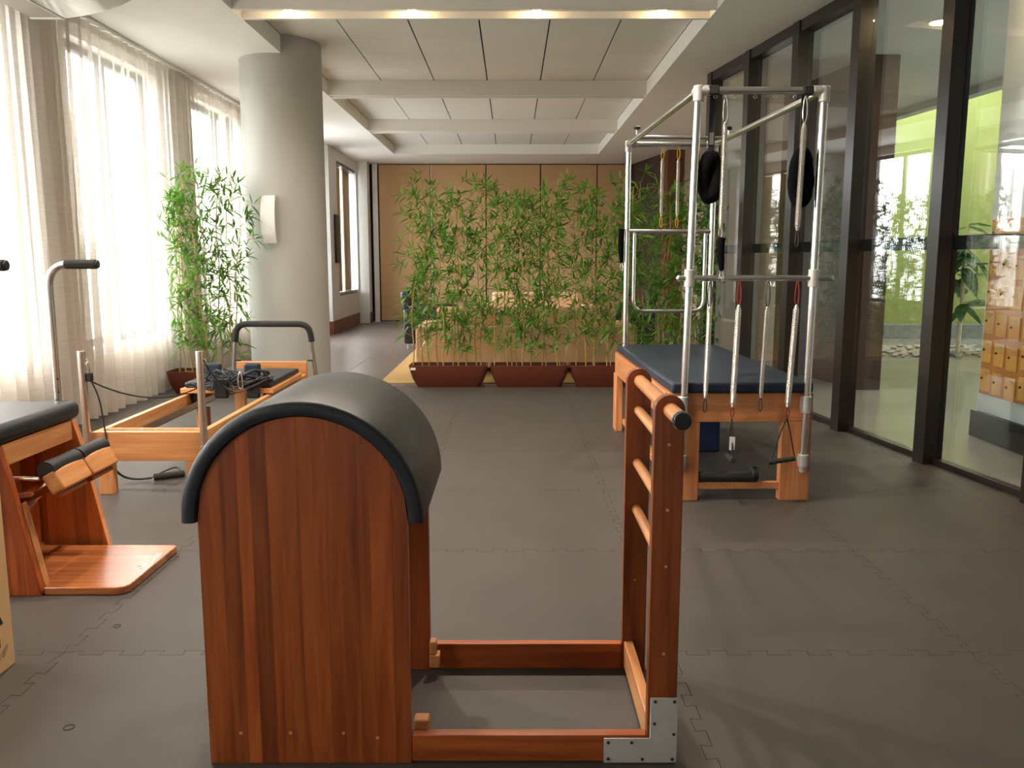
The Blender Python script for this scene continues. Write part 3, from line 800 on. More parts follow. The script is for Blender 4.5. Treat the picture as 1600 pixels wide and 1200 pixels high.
for x in (-hw, hw):
    fx = FX[x]; bx_ = fx - (0.034 if x < 0 else 0.014)      # the posts lean a touch
    MB().cyl((bx_, -0.004, 0.205), (fx, -0.004, FZ - 0.02), 0.0195, 20).build('post', 'chrome', TT)
    MB().cyl((x * 0.975, 2.02, 0.60), (x * 0.975, 2.02, FZ - 0.02), 0.0195, 20).build('post', 'chrome', TT)
    for (z0, z1) in ((0.485, 0.575), (0.195, 0.262)):
        sk = MB().cyl((bx_, -0.004, z0), (bx_, -0.004, z1), 0.028, 20).build('post_socket', 'plate', TT, 0.003)
        MB().box(bx_ - 0.02, bx_ + 0.02, 0.0, 0.034, z0 + 0.02, z1 - 0.015).build('bracket', 'plate', sk)
    MB().cyl((bx_, -0.004, 0.165), (bx_, -0.004, 0.197), 0.018, 16, 0.022).build('post_foot', 'plate', TT)
    MB().cyl((fx, 0.02, FZ), (x * 0.975, 2.0, FZ), 0.0185, 20).build('top_rail', 'chrome', TT)
    for (y, xx) in ((-0.004, fx), (2.02, x * 0.975)):
        e = MB().cyl((xx, y, FZ - 0.055), (xx, y, FZ + 0.022), 0.0265, 20)
        e.cyl((xx, y, FZ), (xx - math.copysign(0.06, xx), y, FZ), 0.0255, 20); e.cyl((xx, y, FZ), (xx, y + (0.05 if y < 1 else -0.05), FZ), 0.0255, 20)
        e.build('elbow_fitting', 'plate', TT, 0.003)
    MB().cyl((x * 0.98, 1.66, FZ + 0.018), (x * 0.98, 1.66, FZ + 0.055), 0.006, 10).build('knob_stem', 'chrome', TT)
    MB().lathe((x * 0.98, 1.66, FZ + 0.05), [(0.010, 0), (0.024, 0.006), (0.026, 0.02), (0.015, 0.026)], 16).build('clamp_knob', 'black', TT)
MB().cyl((FX[-hw] + 0.04, -0.004, FZ), (FX[hw] - 0.04, -0.004, FZ), 0.0185, 20).build('top_bar', 'chrome', TT)
MB().cyl((-hw + 0.04, 2.02, FZ), (hw - 0.04, 2.02, FZ), 0.0175, 20).build('top_bar', 'chrome', TT)
MB().cyl((-hw + 0.02, 1.66, FZ), (hw - 0.02, 1.66, FZ), 0.012, 16).build('sliding_bar', 'chrome', TT)
cb = MB().cyl((-0.355, -0.004, 1.19), (0.430, -0.004, 1.19), 0.0155, 16).build('front_crossbar', 'chrome', TT)
for x in (-0.355, 0.430):
    MB().ball((x, -0.004, 1.19), 0.017, 14).build('end_ball', 'chrome', cb)
for x in (FX[-hw] - 0.017, FX[hw] - 0.007):
    MB().cyl((x, -0.004, 1.145), (x, -0.004, 1.235), 0.0275, 20).build('collar', 'plate', cb, 0.003)
MB().cyl((-hw * 0.975, 2.02, 1.49), (hw * 0.975, 2.02, 1.49), 0.0165, 16).build('rear_crossbar', 'chrome', TT)
ub = rounded([(-0.265, 2.00, 1.475), (-0.265, 2.00, 0.90), (0.265, 2.00, 0.90), (0.265, 2.00, 1.475)], 0.09, 8)
MB().tube(ub, 0.0135, 14).build('push_through_bar', 'chrome', TT)
for i, x in enumerate((-0.2, -0.1, 0.0, 0.1, 0.2, 0.26)):      # eye bolts below the top bar and the crossbar
    for (y, z) in ((-0.004, FZ - 0.03),):
        MB().tube([(x + 0.008 * math.cos(a * PI / 5), y, z + 0.008 * math.sin(a * PI / 5)) for a in range(10)], 0.0022, 6, closed=True).build('eye_bolt', 'chrome', TT)
MB().box(-0.24, -0.185, -0.03, 0.022, FZ - 0.022, FZ + 0.022).build('strap_wrap', 'foam', TT, 0.006)
MB().box(0.235, 0.285, -0.03, 0.022, FZ - 0.022, FZ + 0.022).build('strap_wrap', 'foam', TT, 0.006)

def coil_pts(p, q, r, pitch=0.0065, seg=9):
    p, q = Vector(p), Vector(q); d = q - p; L = d.length; d.normalize()
    a = d.cross(Vector((0, 1, 0))).normalized(); b = d.cross(a)
    n = int(L / pitch); pts = []
    for i in range(n * seg + 1):
        s = i / (n * seg); q_ = 2 * PI * i / seg
        rr = r * min(1.0, 0.35 + 12 * min(s, 1 - s))
        pts.append(p + d * (L * s) + (a * math.cos(q_) + b * math.sin(q_)) * rr)
    return pts
def loop_pts(c, h, wd, n=14):
    """teardrop loop hanging from c, height h, in the xz plane"""
    return [(c[0] + wd * math.sin(2 * PI * i / n) * (0.55 + 0.45 * (1 - math.cos(2 * PI * i / n)) / 2), c[1] + 0.002 * math.cos(4 * PI * i / n), c[2] - h * (1 - math.cos(2 * PI * i / n)) / 2) for i in range(n)]
def spring(x, y, zt, zb, label, ltop, ctop='chrome', bot=0.05, cbot='chrome', r=0.0115, ht=0.07, group='springs of the trapeze table', xb=None):
    xb = x if xb is None else xb
    t = thing('spring', label, 'spring', (xb, y, zb - bot), 0, group)
    MB().tube(coil_pts((x, y, zt - ht), (xb, y, zb), r), 0.0031, 5).build('coil', 'steel', t)
    MB().tube(loop_pts((x, y, zt), ht, 0.013), 0.0032, 6, closed=True).build('top_loop', ctop, t)
    MB().tube(loop_pts((xb, y, zb + 0.004), bot, 0.011), 0.003, 6, closed=True).build('bottom_clip', cbot, t)
    return t
G1 = 'springs of the trapeze table'
spring(1.015, 4.385, 1.175, 0.565, 'coil spring on the front crossbar, nearest the left post', True, 'black', 0.075, 'picture', 0.0095, 0.13, G1, 1.008)
spring(1.165, 4.385, 1.175, 0.520, 'thick coil spring with red loop, second from the left on the front crossbar', True, 'red', 0.055, 'red', 0.013, 0.12, G1, 1.152)
spring(1.312, 4.385, 1.175, 0.570, 'thin coil spring with dark clip, third from the left on the front crossbar', True, 'picture', 0.075, 'picture', 0.0085, 0.13, G1, 1.298)
spring(1.462, 4.385, 1.175, 0.520, 'thick coil spring with red loop on the front crossbar, nearest the right post', True, 'red', 0.055, 'red', 0.013, 0.12, G1, 1.440)
spring(1.062, 4.388, 2.09, 1.44, 'long coil spring hung from the front top bar near the left post', True, 'chrome', 0.05, 'chrome', 0.010, 0.13, G1, 1.058)
spring(1.458, 4.388, 2.09, 1.43, 'long coil spring hung from the front top bar near the right post', True, 'chrome', 0.085, 'picture', 0.0125, 0.13, G1, 1.448)
spring(1.105, 6.42, 2.10, 1.60, 'coil spring with yellow loops on the rear top bar, left one', True, 'yellow', 0.085, 'yellow', 0.010, 0.085, G1)
spring(1.222, 6.42, 2.10, 1.60, 'coil spring with yellow loops on the rear top bar, right one', True, 'yellow', 0.085, 'yellow', 0.010, 0.085, G1)

def fleece_loop(x, y, zt, z1, z0, wd, label, d=0.036):
    """padded fuzzy loop on a webbing strap"""
    t = thing('fleece_loop', label, 'strap', (x, y, z0), 0, 'fuzzy loops of the trapeze table')
    MB().box(x - 0.016, x + 0.016, y - 0.004, y + 0.004, z1 - 0.05, zt).build('webbing', 'rubber', t)
    MB().box(x - 0.012, x + 0.010, y - 0.007, y + 0.007, z1 + 0.06, z1 + 0.12).build('buckle', 'chrome', t)
    n = 30; rnd = random.Random(int(x * 1000))
    pts = []; rs = []
    for i in range(n):
        q = 2 * PI * i / n
        pts.append((x + wd * math.sin(q), y + 0.01 * math.sin(2 * q), (z0 + z1) / 2 + (z1 - z0) / 2 * math.cos(q)))
        rs.append(d * (0.92 + 0.16 * rnd.random()))
    MB().tube(pts, rs, 12, closed=True).build('fleece', 'fleece', t)
    return t
fleece_loop(1.010, 4.445, 2.10, 1.80, 1.60, 0.031, 'black fuzzy loop hanging by the left front post of the metal frame')
fleece_loop(1.472, 4.445, 2.10, 1.82, 1.58, 0.031, 'black fuzzy loop hanging by the right front post of the metal frame')
def hang_strap(x, y, zt, zb, label):
    t = thing('foot_strap', label, 'strap', (x, y, zb), 0, 'dark straps on the rear posts')
    MB().tube(rounded([(x, y, zt), (x - 0.008, y, (zt + zb) / 2 + 0.05), (x + 0.004, y, zb + 0.06)], 0.05), [0.020 if i < 8 else 0.012 for i in range(9)], 12).build('padded_strap', 'fleece', t)
    MB().tube(loop_pts((x + 0.004, y, zb + 0.06), 0.06, 0.012), 0.003, 6, closed=True).build('ring', 'chrome', t)
    return t
hang_strap(0.815, 6.42, 1.51, 1.20, 'dark padded strap hung outside the rear left post')
hang_strap(1.066, 4.384, 1.395, 1.17, 'dark padded strap hung from the spring near the left front post')
# hand grips below the two red-looped springs
g = thing('hand_grip', 'black hand grip with white label below the second spring, seen end on', 'handle', (1.15, 4.385, 0.22), 0, 'hand grips of the trapeze table')
MB().tube([(1.152, 4.385, 0.464), (1.150, 4.36, 0.36), (1.150, 4.335, 0.255)], 0.004, 6).build('cord', 'rubber', g)
MB().tube([(1.152, 4.385, 0.464), (1.150, 4.41, 0.36), (1.150, 4.425, 0.255)], 0.004, 6).build('cord', 'rubber', g)
MB().cyl((1.150, 4.315, 0.250), (1.150, 4.430, 0.250), 0.016, 14).build('grip', 'foam', g)
MB().box(1.136, 1.164, 4.352, 4.356, 0.30, 0.37).build('care_label', 'label_w', g)
g = thing('hand_grip', 'black triangular hand grip hanging before the right leg of the trapeze table', 'handle', (1.43, 4.385, 0.22), 0, 'hand grips of the trapeze table')
for dx in (-0.062, 0.062): MB().tube([(1.440, 4.385, 0.464), (1.435 + dx * 0.4, 4.385, 0.39), (1.430 + dx, 4.385, 0.245)], 0.004, 6).build('cord', 'rubber', g)
MB().cyl((1.352, 4.385, 0.225), (1.492, 4.385, 0.248), 0.0135, 14).build('grip', 'foam', g)
# things stored under the bed
o = thing('foam_roller', 'black roller pole lying on the stretcher under the blue bed', 'roller', (1.12, 4.48, 0.1))
MB().cyl((1.012, 4.474, 0.127), (1.29, 4.474, 0.127), 0.028, 20).build('tube', 'foam', o)
MB().cyl((1.29, 4.474, 0.140), (1.322, 4.474, 0.140), 0.042, 20).build('end_flange', 'black', o, 0.004)
o = thing('storage_box', 'deep blue box on the mat under the trapeze table', 'box', (1.25, 6.0, 0))
MB().box(1.0, 1.40, 5.62, 5.98, 0.0, 0.34).build('body', 'blue', o, 0.008)
MB().box(0.99, 1.41, 5.61, 5.99, 0.341, 0.375).build('lid', 'blue', o, 0.006)

# ------------------------------------------------------------------ reformer (left middle)
RF = thing('reformer', 'wooden reformer bench with sliding carriage, metal risers and black footbar', 'exercise bench', (-1.99, 5.7, 0))
RX0, RX1 = -2.30, -1.69
RY0, RY1 = 4.565, 6.98
MB().box(RX0, RX1, RY0, RY0 + 0.04, 0.190, 0.352).build('end_board', 'or_x', RF, 0.003)
MB().box(RX0, RX1, RY1 - 0.04, RY1, 0.190, 0.455).build('end_board', 'or_x', RF, 0.003)
for x in (RX0, RX1 - 0.035):
    MB().box(x, x + 0.035, RY0 + 0.041, RY1 - 0.041, 0.225, 0.350).build('side_rail', 'or_y', RF, 0.003)
for x in (RX0 + 0.037, RX1 - 0.062):
    MB().box(x, x + 0.025, RY0 + 0.05, RY1 - 0.05, 0.245, 0.285).build('track', 'chrome', RF)
MB().cyl((RX0 + 0.035, RY0 + 0.13, 0.335), (RX1 - 0.035, RY0 + 0.13, 0.335), 0.016, 16).build('cross_dowel', 'dowel', RF)
for (y0, y1) in ((RY0 + 0.001, RY0 + 0.06), (6.05, 6.12), (RY1 - 0.07, RY1 - 0.002)):
    for x in (RX0 + 0.02, RX1 - 0.10):
        MB().box(x, x + 0.08, y0, y1, 0.0, 0.189 if y0 < 6 or y0 > 6.5 else 0.224).build('leg', 'or_z', RF, 0.003)
for x in (RX0 - 0.012, RX1 + 0.012):
    rs = MB().cyl((x, RY0 - 0.022, 0.215), (x, RY0 - 0.022, 0.80), 0.0205, 20).build('riser_post', 'chrome', RF, 0.002)
    MB().cyl((x, RY0 - 0.022, 0.270), (x, RY0 - 0.022, 0.282), 0.026, 20).build('collar', 'chrome', rs)
    MB().tube([(x + 0.022 + 0.010 * math.sin(a * PI / 5), RY0 - 0.02, 0.745 + 0.012 * math.cos(a * PI / 5)) for a in range(10)], 0.0028, 6, closed=True).build('eye', 'chrome', rs)
    MB().cyl((x - 0.05, RY0 - 0.03, 0.195), (x + 0.005, RY0 - 0.03, 0.195), 0.010, 10).build('lock_knob', 'black', rs)
# carriage
cy0, cy1 = 5.88, 6.70
MB().box(RX0 - 0.02, RX1 + 0.02, cy0, cy1, 0.358, 0.392).build('carriage', 'or_x', RF, 0.003)
MB().box(RX0 + 0.0, RX1 - 0.0, cy0 + 0.03, cy1 - 0.005, 0.393, 0.432).build('carriage_pad', 'vinyl', RF, 0.012)
for x in (RX0 + 0.05, RX1 - 0.05):
    MB().cyl((x - 0.012, cy0 + 0.06, 0.322), (x + 0.012, cy0 + 0.06, 0.322), 0.03, 16).build('wheel', 'black', RF)
for x in (-2.11, -1.835):
    sr = MB().box(x - 0.055, x + 0.055, cy0 + 0.06, cy0 + 0.12, 0.425, 0.560).build('shoulder_rest', 'vinyl_b', RF, 0.016, 3)
    MB().box(x - 0.02, x + 0.02, cy0 + 0.12, cy0 + 0.15, 0.43, 0.50).build('bracket', 'black', sr)
MB().box(-2.06, -1.885, cy0 + 0.02, cy0 + 0.26, 0.445, 0.485).build('headrest', 'vinyl', RF, 0.012, 3)
# straps piled on the carriage
random.seed(21)
for k in range(7):
    pts = []
    bx = random.uniform(-2.16, -1.78); by = random.uniform(5.80, 5.95)
    for i in range(9):
        pts.append((bx + random.uniform(-0.12, 0.12), by + random.uniform(-0.06, 0.05), 0.45 + random.uniform(-0.06, 0.085)))
    sm_ = []
    for i in range(len(pts) - 1):
        a = Vector(pts[i]); b = Vector(pts[i + 1])
        p0 = Vector(pts[max(i - 1, 0)]); p3 = Vector(pts[min(i + 2, len(pts) - 1)])
        for s in range(5):
            t_ = s / 5
            sm_.append(0.5 * ((2 * a) + (b - p0) * t_ + (2 * p0 - 5 * a + 4 * b - p3) * t_ ** 2 + (3 * a - p0 - 3 * b + p3) * t_ ** 3))
    MB().tube(sm_, 0.0095 if k < 4 else 0.005, 7).build('strap', 'rubber', RF)
for x in (-2.02, -1.80):
    MB().box(x - 0.045, x + 0.045, 5.83, 5.875, 0.33, 0.47).build('pulley_block', 'black', RF, 0.01)
MB().tube(loop_pts((-1.87, 5.80, 0.52), 0.12, 0.02), 0.004, 6, closed=True).build('snap_hook', 'chrome', RF)
# ropes from the left riser
MB().tube(loop_pts((-2.283, 4.545, 0.745), 0.07, 0.012), 0.0028, 6, closed=True).build('snap_hook', 'chrome', RF)
MB().box(-2.290, -2.262, 4.53, 4.56, 0.635, 0.682).build('cleat', 'black', RF, 0.005)
MB().tube(sag((-2.28, 4.545, 0.64), (-2.15, 5.84, 0.42), 0.09, 20), 0.0045, 7).build('rope', 'rubber', RF)
MB().tube(rounded([(-2.276, 4.545, 0.65), (-2.235, 4.55, 0.56), (-2.215, 4.56, 0.30)], 0.08), 0.0045, 7).build('rope', 'rubber', RF)
MB().tube(sag((-1.66, 4.55, 0.745), (-1.82, 5.84, 0.42), 0.10, 20), 0.0045, 7).build('rope', 'rubber', RF)
# footbar
fb = rounded([(-2.16, 6.55, 0.40), (-2.095, 6.47, 0.80), (-1.545, 6.47, 0.80), (-1.525, 6.55, 0.40)], 0.085, 8)
MB().tube(fb, 0.0165, 16).build('footbar', 'chrome', RF)
grip = [p for p in rounded([(-2.120, 6.50, 0.665), (-2.095, 6.47, 0.80), (-1.545, 6.47, 0.80), (-1.535, 6.50, 0.665)], 0.085, 8)]
MB().tube(grip, 0.0235, 16).build('footbar_grip', 'foam', RF)
for x in (-2.125, -1.535):
    MB().cyl((x, 6.51, 0.515), (x + (0.04 if x < -1.8 else -0.04), 6.51, 0.515), 0.006, 8).build('pin', 'black', RF)
# loose hand strap on the floor beside the reformer
hs = thing('hand_strap', 'black hand strap with cord lying on the mat below the reformer', 'strap', (-2.03, 4.9, 0))
MB().cyl((-2.10, 4.86, 0.022), (-1.955, 4.95, 0.022), 0.020, 16).build('grip', 'foam', hs, 0.003)
MB().tube(rounded([(-2.11, 4.85, 0.02), (-2.22, 4.86, 0.006), (-2.28, 4.80, 0.05), (-2.30, 4.72, 0.188)], 0.06), 0.007, 7).build('cord', 'rubber', hs)
MB().tube(rounded([(-2.11, 4.85, 0.02), (-2.13, 5.0, 0.008), (-2.06, 5.1, 0.03), (-1.965, 4.955, 0.022)], 0.05), 0.005, 7).build('cord', 'rubber', hs)

# ------------------------------------------------------------------ split-pedal chair (left)
EC = thing('exercise_chair', 'wooden split-pedal exercise chair with black seat and two grip poles', 'exercise chair', (-2.2, 3.43, 0))
def side(y0, y1):
    pts = [(-2.62, 0.0), (-1.815, 0.0), (-1.90, 0.45), (-1.935, 0.585), (-2.56, 0.585)]
    return MB().prism(pts, 1, y0, y1)
side(3.13, 3.165).build('side_panel', 'chs_z', EC, 0.003)
side(3.685, 3.72).build('side_panel', 'chs_lit_z', EC, 0.003)  # same wood as the near panel; lit and shaded tones are painted
MB().prism([(-1.905, 0.0), (-1.814, 0.0), (-1.860, 0.25), (-1.885, 0.36)], 1, 3.166, 3.205).build('front_foot', 'or_z', EC, 0.002)
MB().box(-2.60, -1.925, 3.10, 3.75, 0.588, 0.665).build('seat', 'vinyl', EC, 0.03, 4, 'black padded seat')
MB().box(-1.975, -1.940, 3.166, 3.684, 0.500, 0.586).build('front_apron', 'or_y', EC, 0.003)
for k, (a, b) in enumerate(((3.17, 3.29), (3.295, 3.40), (3.44, 3.55), (3.56, 3.684))):
    MB().box(-2.13, -2.105, a, b, 0.034, 0.584).build('back_slat', 'md_z' if k in (0, 2) else 'ch_z', EC, 0.002)
MB().cyl((-2.104, 3.47, 0.485), (-2.07, 3.47, 0.485), 0.016, 16).build('knob', 'label_w', EC, 0.004)
# base board
bpts = [(-2.2, 3.168), (-1.811, 3.168), (-1.811, 3.140), (-1.535, 3.140), (-1.505, 3.150), (-1.490, 3.175), (-1.483, 3.62), (-1.495, 3.637), (-2.2, 3.637)]
bb = MB().prism(bpts, 2, 0.0005, 0.032).build('base_board', 'chs_x', EC, 0.004)
for (x0, x1, y0, y1) in ((-1.525, -1.513, 3.34, 3.40), (-1.545, -1.525, 3.365, 3.375), (-1.525, -1.512, 3.42, 3.432), (-1.535, -1.512, 3.45, 3.46), (-1.53, -1.520, 3.47, 3.53), (-1.512, -1.506, 3.42, 3.53)):
    MB().box(x0, x1, y0, y1, 0.032, 0.0328).build('printed_mark', 'label_w', bb)
# split pedals
R = Matrix.Rotation(math.radians(-28), 3, 'Y')
for (y0, y1) in ((3.20, 3.425), (3.435, 3.66)):
    yc = (y0 + y1) / 2
    pd = MB().obox((-1.775, yc, 0.430), (0.060, y1 - y0, 0.085), R).build('pedal', 'or_y', EC, 0.008)
    MB().tube([(-1.800, y0 + 0.002, 0.478), (-1.803, yc, 0.482), (-1.800, y1 - 0.002, 0.478)], [0.036, 0.030, 0.036], 18).build('pedal_pad', 'vinyl', pd)
    MB().obox((-1.93, yc, 0.345), (0.30, 0.05, 0.03), Matrix.Rotation(math.radians(-24), 3, 'Y')).build('pedal_arm', 'ch_x', EC, 0.003)
    MB().obox((-1.765, yc, 0.385), (0.03, y1 - y0 - 0.04, 0.035), R).build('pedal_block', 'ch_y', pd, 0.004)
MB().cyl((-2.05, 3.19, 0.455), (-1.82, 3.19, 0.450), 0.009, 12).build('push_rod', 'chrome', EC)
MB().tube(coil_pts((-2.05, 3.21, 0.36), (-1.86, 3.21, 0.385), 0.009), 0.0022, 5).build('spring', 'copper', EC)
MB().tube(coil_pts((-2.10, 3.50, 0.20), (-1.95, 3.50, 0.36), 0.012), 0.0028, 5).build('spring', 'steel', EC)
# grip poles
for (y, lab) in ((3.085, None), (3.765, None)):
    pole = rounded([(-2.035, y, 0.30), (-2.035, y, 1.265), (-1.83, y, 1.265)], 0.10, 8)
    pp = MB().tube(pole, 0.0165, 16).build('grip_pole', 'chrome', EC)
    MB().cyl((-1.955, y, 1.265), (-1.822, y, 1.265), 0.0205, 18).build('foam_grip', 'foam', pp)
    MB().cyl((-1.8225, y, 1.265), (-1.812, y, 1.265), 0.0185, 18).build('end_cap', 'black', pp, 0.003)
    for z in (0.36, 0.52): MB().box(-2.06, -2.01, y - 0.025, y + 0.025, z, z + 0.035).build('pole_clamp', 'plate', EC, 0.003)
    for z in (0.70, 0.76): MB().cyl((-2.035 + 0.012, y - 0.013, z), (-2.035 + 0.014, y - 0.016, z), 0.004, 8).build('peg_hole', 'black', pp)

# ------------------------------------------------------------------ cardboard box at the left edge
cbx = thing('cardboard_box', 'tall cardboard box with a black arrow at the left edge', 'box', (-1.9, 2.24, 0))
MB().box(-2.2, -1.600, 1.90, 2.585, 0.0, 0.80).build('carton', 'card', cbx, 0.003)
for (a, b) in ((1.90, 2.238), (2.242, 2.585)):
    MB().box(-2.2, -1.60, a, b, 0.801, 0.806).build('flap', 'card', cbx)
MB().prism([(2.495, 0.085), (2.515, 0.085), (2.515, 0.155), (2.538, 0.155), (2.505, 0.225), (2.472, 0.155), (2.495, 0.155)], 0, -1.600, -1.5992).build('arrow_print', 'ink', cbx)
MB().prism([(2.50, 0.045), (2.508, 0.043), (2.512, 0.066), (2.504, 0.068)], 0, -1.600, -1.5992).build('mark_print', 'tan_blind', cbx)
MB().prism([(2.516, 0.050), (2.530, 0.046), (2.555, 0.075), (2.548, 0.082), (2.522, 0.070)], 0, -1.600, -1.5992).build('mark_print', 'tan_blind', cbx)

# ------------------------------------------------------------------ air conditioner under the ceiling
ac = thing('air_conditioner', 'long ceiling-hung air conditioner at the upper left corner', 'air conditioner', (-2.9, 5.2, 2.9))
body = [(-3.30, CH - 0.002), (-3.255, 2.905), (-3.035, 2.903), (-2.90, 2.921), (-2.77, 2.949), (-2.64, 2.990), (-2.57, 3.024), (-2.52, 3.07), (-2.50, 3.12), (-2.50, CH - 0.002)]
MB().prism(body, 1, 4.2, 6.06).build('body', 'acside', ac)
out = [(-3.035, 2.899), (-2.90, 2.917), (-2.77, 2.945), (-2.64, 2.986), (-2.567, 3.020), (-2.517, 3.066), (-2.496, 3.12), (-2.496, 3.19)]
inn = [(x, z + 0.0035) for x, z in reversed(out)]
MB().prism(out + inn, 1, 4.19, 6.065).build('front_cover', 'acw', ac)
MB().prism([(-3.262, 2.898), (-3.030, 2.896), (-3.030, 2.902), (-3.262, 2.904)], 1, 6.045, 6.075).build('end_trim', 'whitetrim', ac)
for (px, pz) in ((-3.035, 2.896),):
    MB().cyl((px, 4.19, pz), (px, 6.07, pz), 0.006, 8).build('edge_strip', 'whitetrim', ac)

# ------------------------------------------------------------------ lounge furniture beyond the bamboo
rg = box(-1.39, 2.0, 8.84, 12.2, -0.004, 0.006).build('area_rug', 'rug', None, 0.003)
tag(rg, 'straw yellow rug under the sofa behind the bamboo', 'rug')
def sofa(name, label, x0, x1, y0, flip, group):
    """low box sofa; y0 is the plane of its back; flip: seat towards -y"""
    t = thing(name, label, 'sofa', ((x0 + x1) / 2, y0 + 0.45 * (-1 if flip else 1), 0.006), 0, group)
    s = -1 if flip else 1
    def b(xa, xb, ya, yb, z0, z1): 
        ya, yb = y0 + s * ya, y0 + s * yb
        return MB().box(xa, xb, min(ya, yb), max(ya, yb), z0, z1)
    b(x0, x1, 0.0, 0.16, 0.07, 0.545).build('back_frame', 'sofa', t, 0.02, 3)
    b(x0, x0 + 0.2, 0.161, 0.92, 0.07, 0.545).build('arm', 'sofa', t, 0.025, 3)
    b(x1 - 0.2, x1, 0.161, 0.92, 0.07, 0.545).build('arm', 'sofa', t, 0.025, 3)
    b(x0 + 0.201, x1 - 0.201, 0.161, 0.9, 0.07, 0.28).build('base', 'sofa', t, 0.01)
    n = 3; wd = (x1 - x0 - 0.44) / n
    for i in range(n):
        b(x0 + 0.22 + i * wd + 0.003, x0 + 0.22 + (i + 1) * wd - 0.003, 0.36, 0.92, 0.281, 0.43).build('seat_cushion', 'sofa', t, 0.03, 3)
        b(x0 + 0.22 + i * wd + 0.003, x0 + 0.22 + (i + 1) * wd - 0.003, 0.165, 0.355, 0.30, 0.745).build('back_cushion', 'sofa', t, 0.04, 4)
    for x in (x0 + 0.06, x1 - 0.06):
        for y in (0.06, 0.84): b(x - 0.03, x + 0.03, y - 0.03, y + 0.03, 0.006, 0.069).build('foot', 'cream', t)
    return t
sofa('sofa', 'low beige sofa seen from behind, right behind the bamboo planters', -1.085, 1.41, 9.55, False, 'beige sofas')
sofa('sofa', 'beige sofa facing the viewer deeper in the lounge', -0.55, 1.35, 14.6, True, 'beige sofas')
def armchair(x, y, rz, label):
    t = thing('armchair', label, 'armchair', (x, y, 0.0), rz, 'dark armchairs', local=True)
    MB().box(-0.36, -0.24, -0.36, 0.36, 0.06, 0.56).build('arm', 'dleather', t, 0.03, 3)
    MB().box(0.24, 0.36, -0.36, 0.36, 0.06, 0.56).build('arm', 'dleather', t, 0.03, 3)
    MB().box(-0.239, 0.239, -0.36, 0.24, 0.06, 0.30).build('base', 'dleather', t, 0.02)
    MB().box(-0.235, 0.235, -0.36, 0.22, 0.301, 0.44).build('seat_cushion', 'dleather', t, 0.04, 3)
    bp2 = MB().obox((0, 0.31, 0.50), (0.478, 0.14, 0.66), Matrix.Rotation(math.radians(-8), 3, 'X')).build('backrest', 'dleather', t, 0.04, 3)
    for sx_ in (-0.3, 0.3):
        for sy_ in (-0.3, 0.3): MB().cyl((sx_, sy_, -0.003), (sx_, sy_, 0.06), 0.02, 10).build('foot', 'chrome', t)
    return t
armchair(-1.22, 12.78, -PI / 2 + PI, 'dark armchair at the left of the lounge, nearer one')
armchair(-1.28, 13.75, -PI / 2 + PI, 'dark armchair at the left of the lounge, farther one')
armchair(1.72, 12.7, -PI / 2, 'dark armchair at the right of the lounge, behind the metal frame')

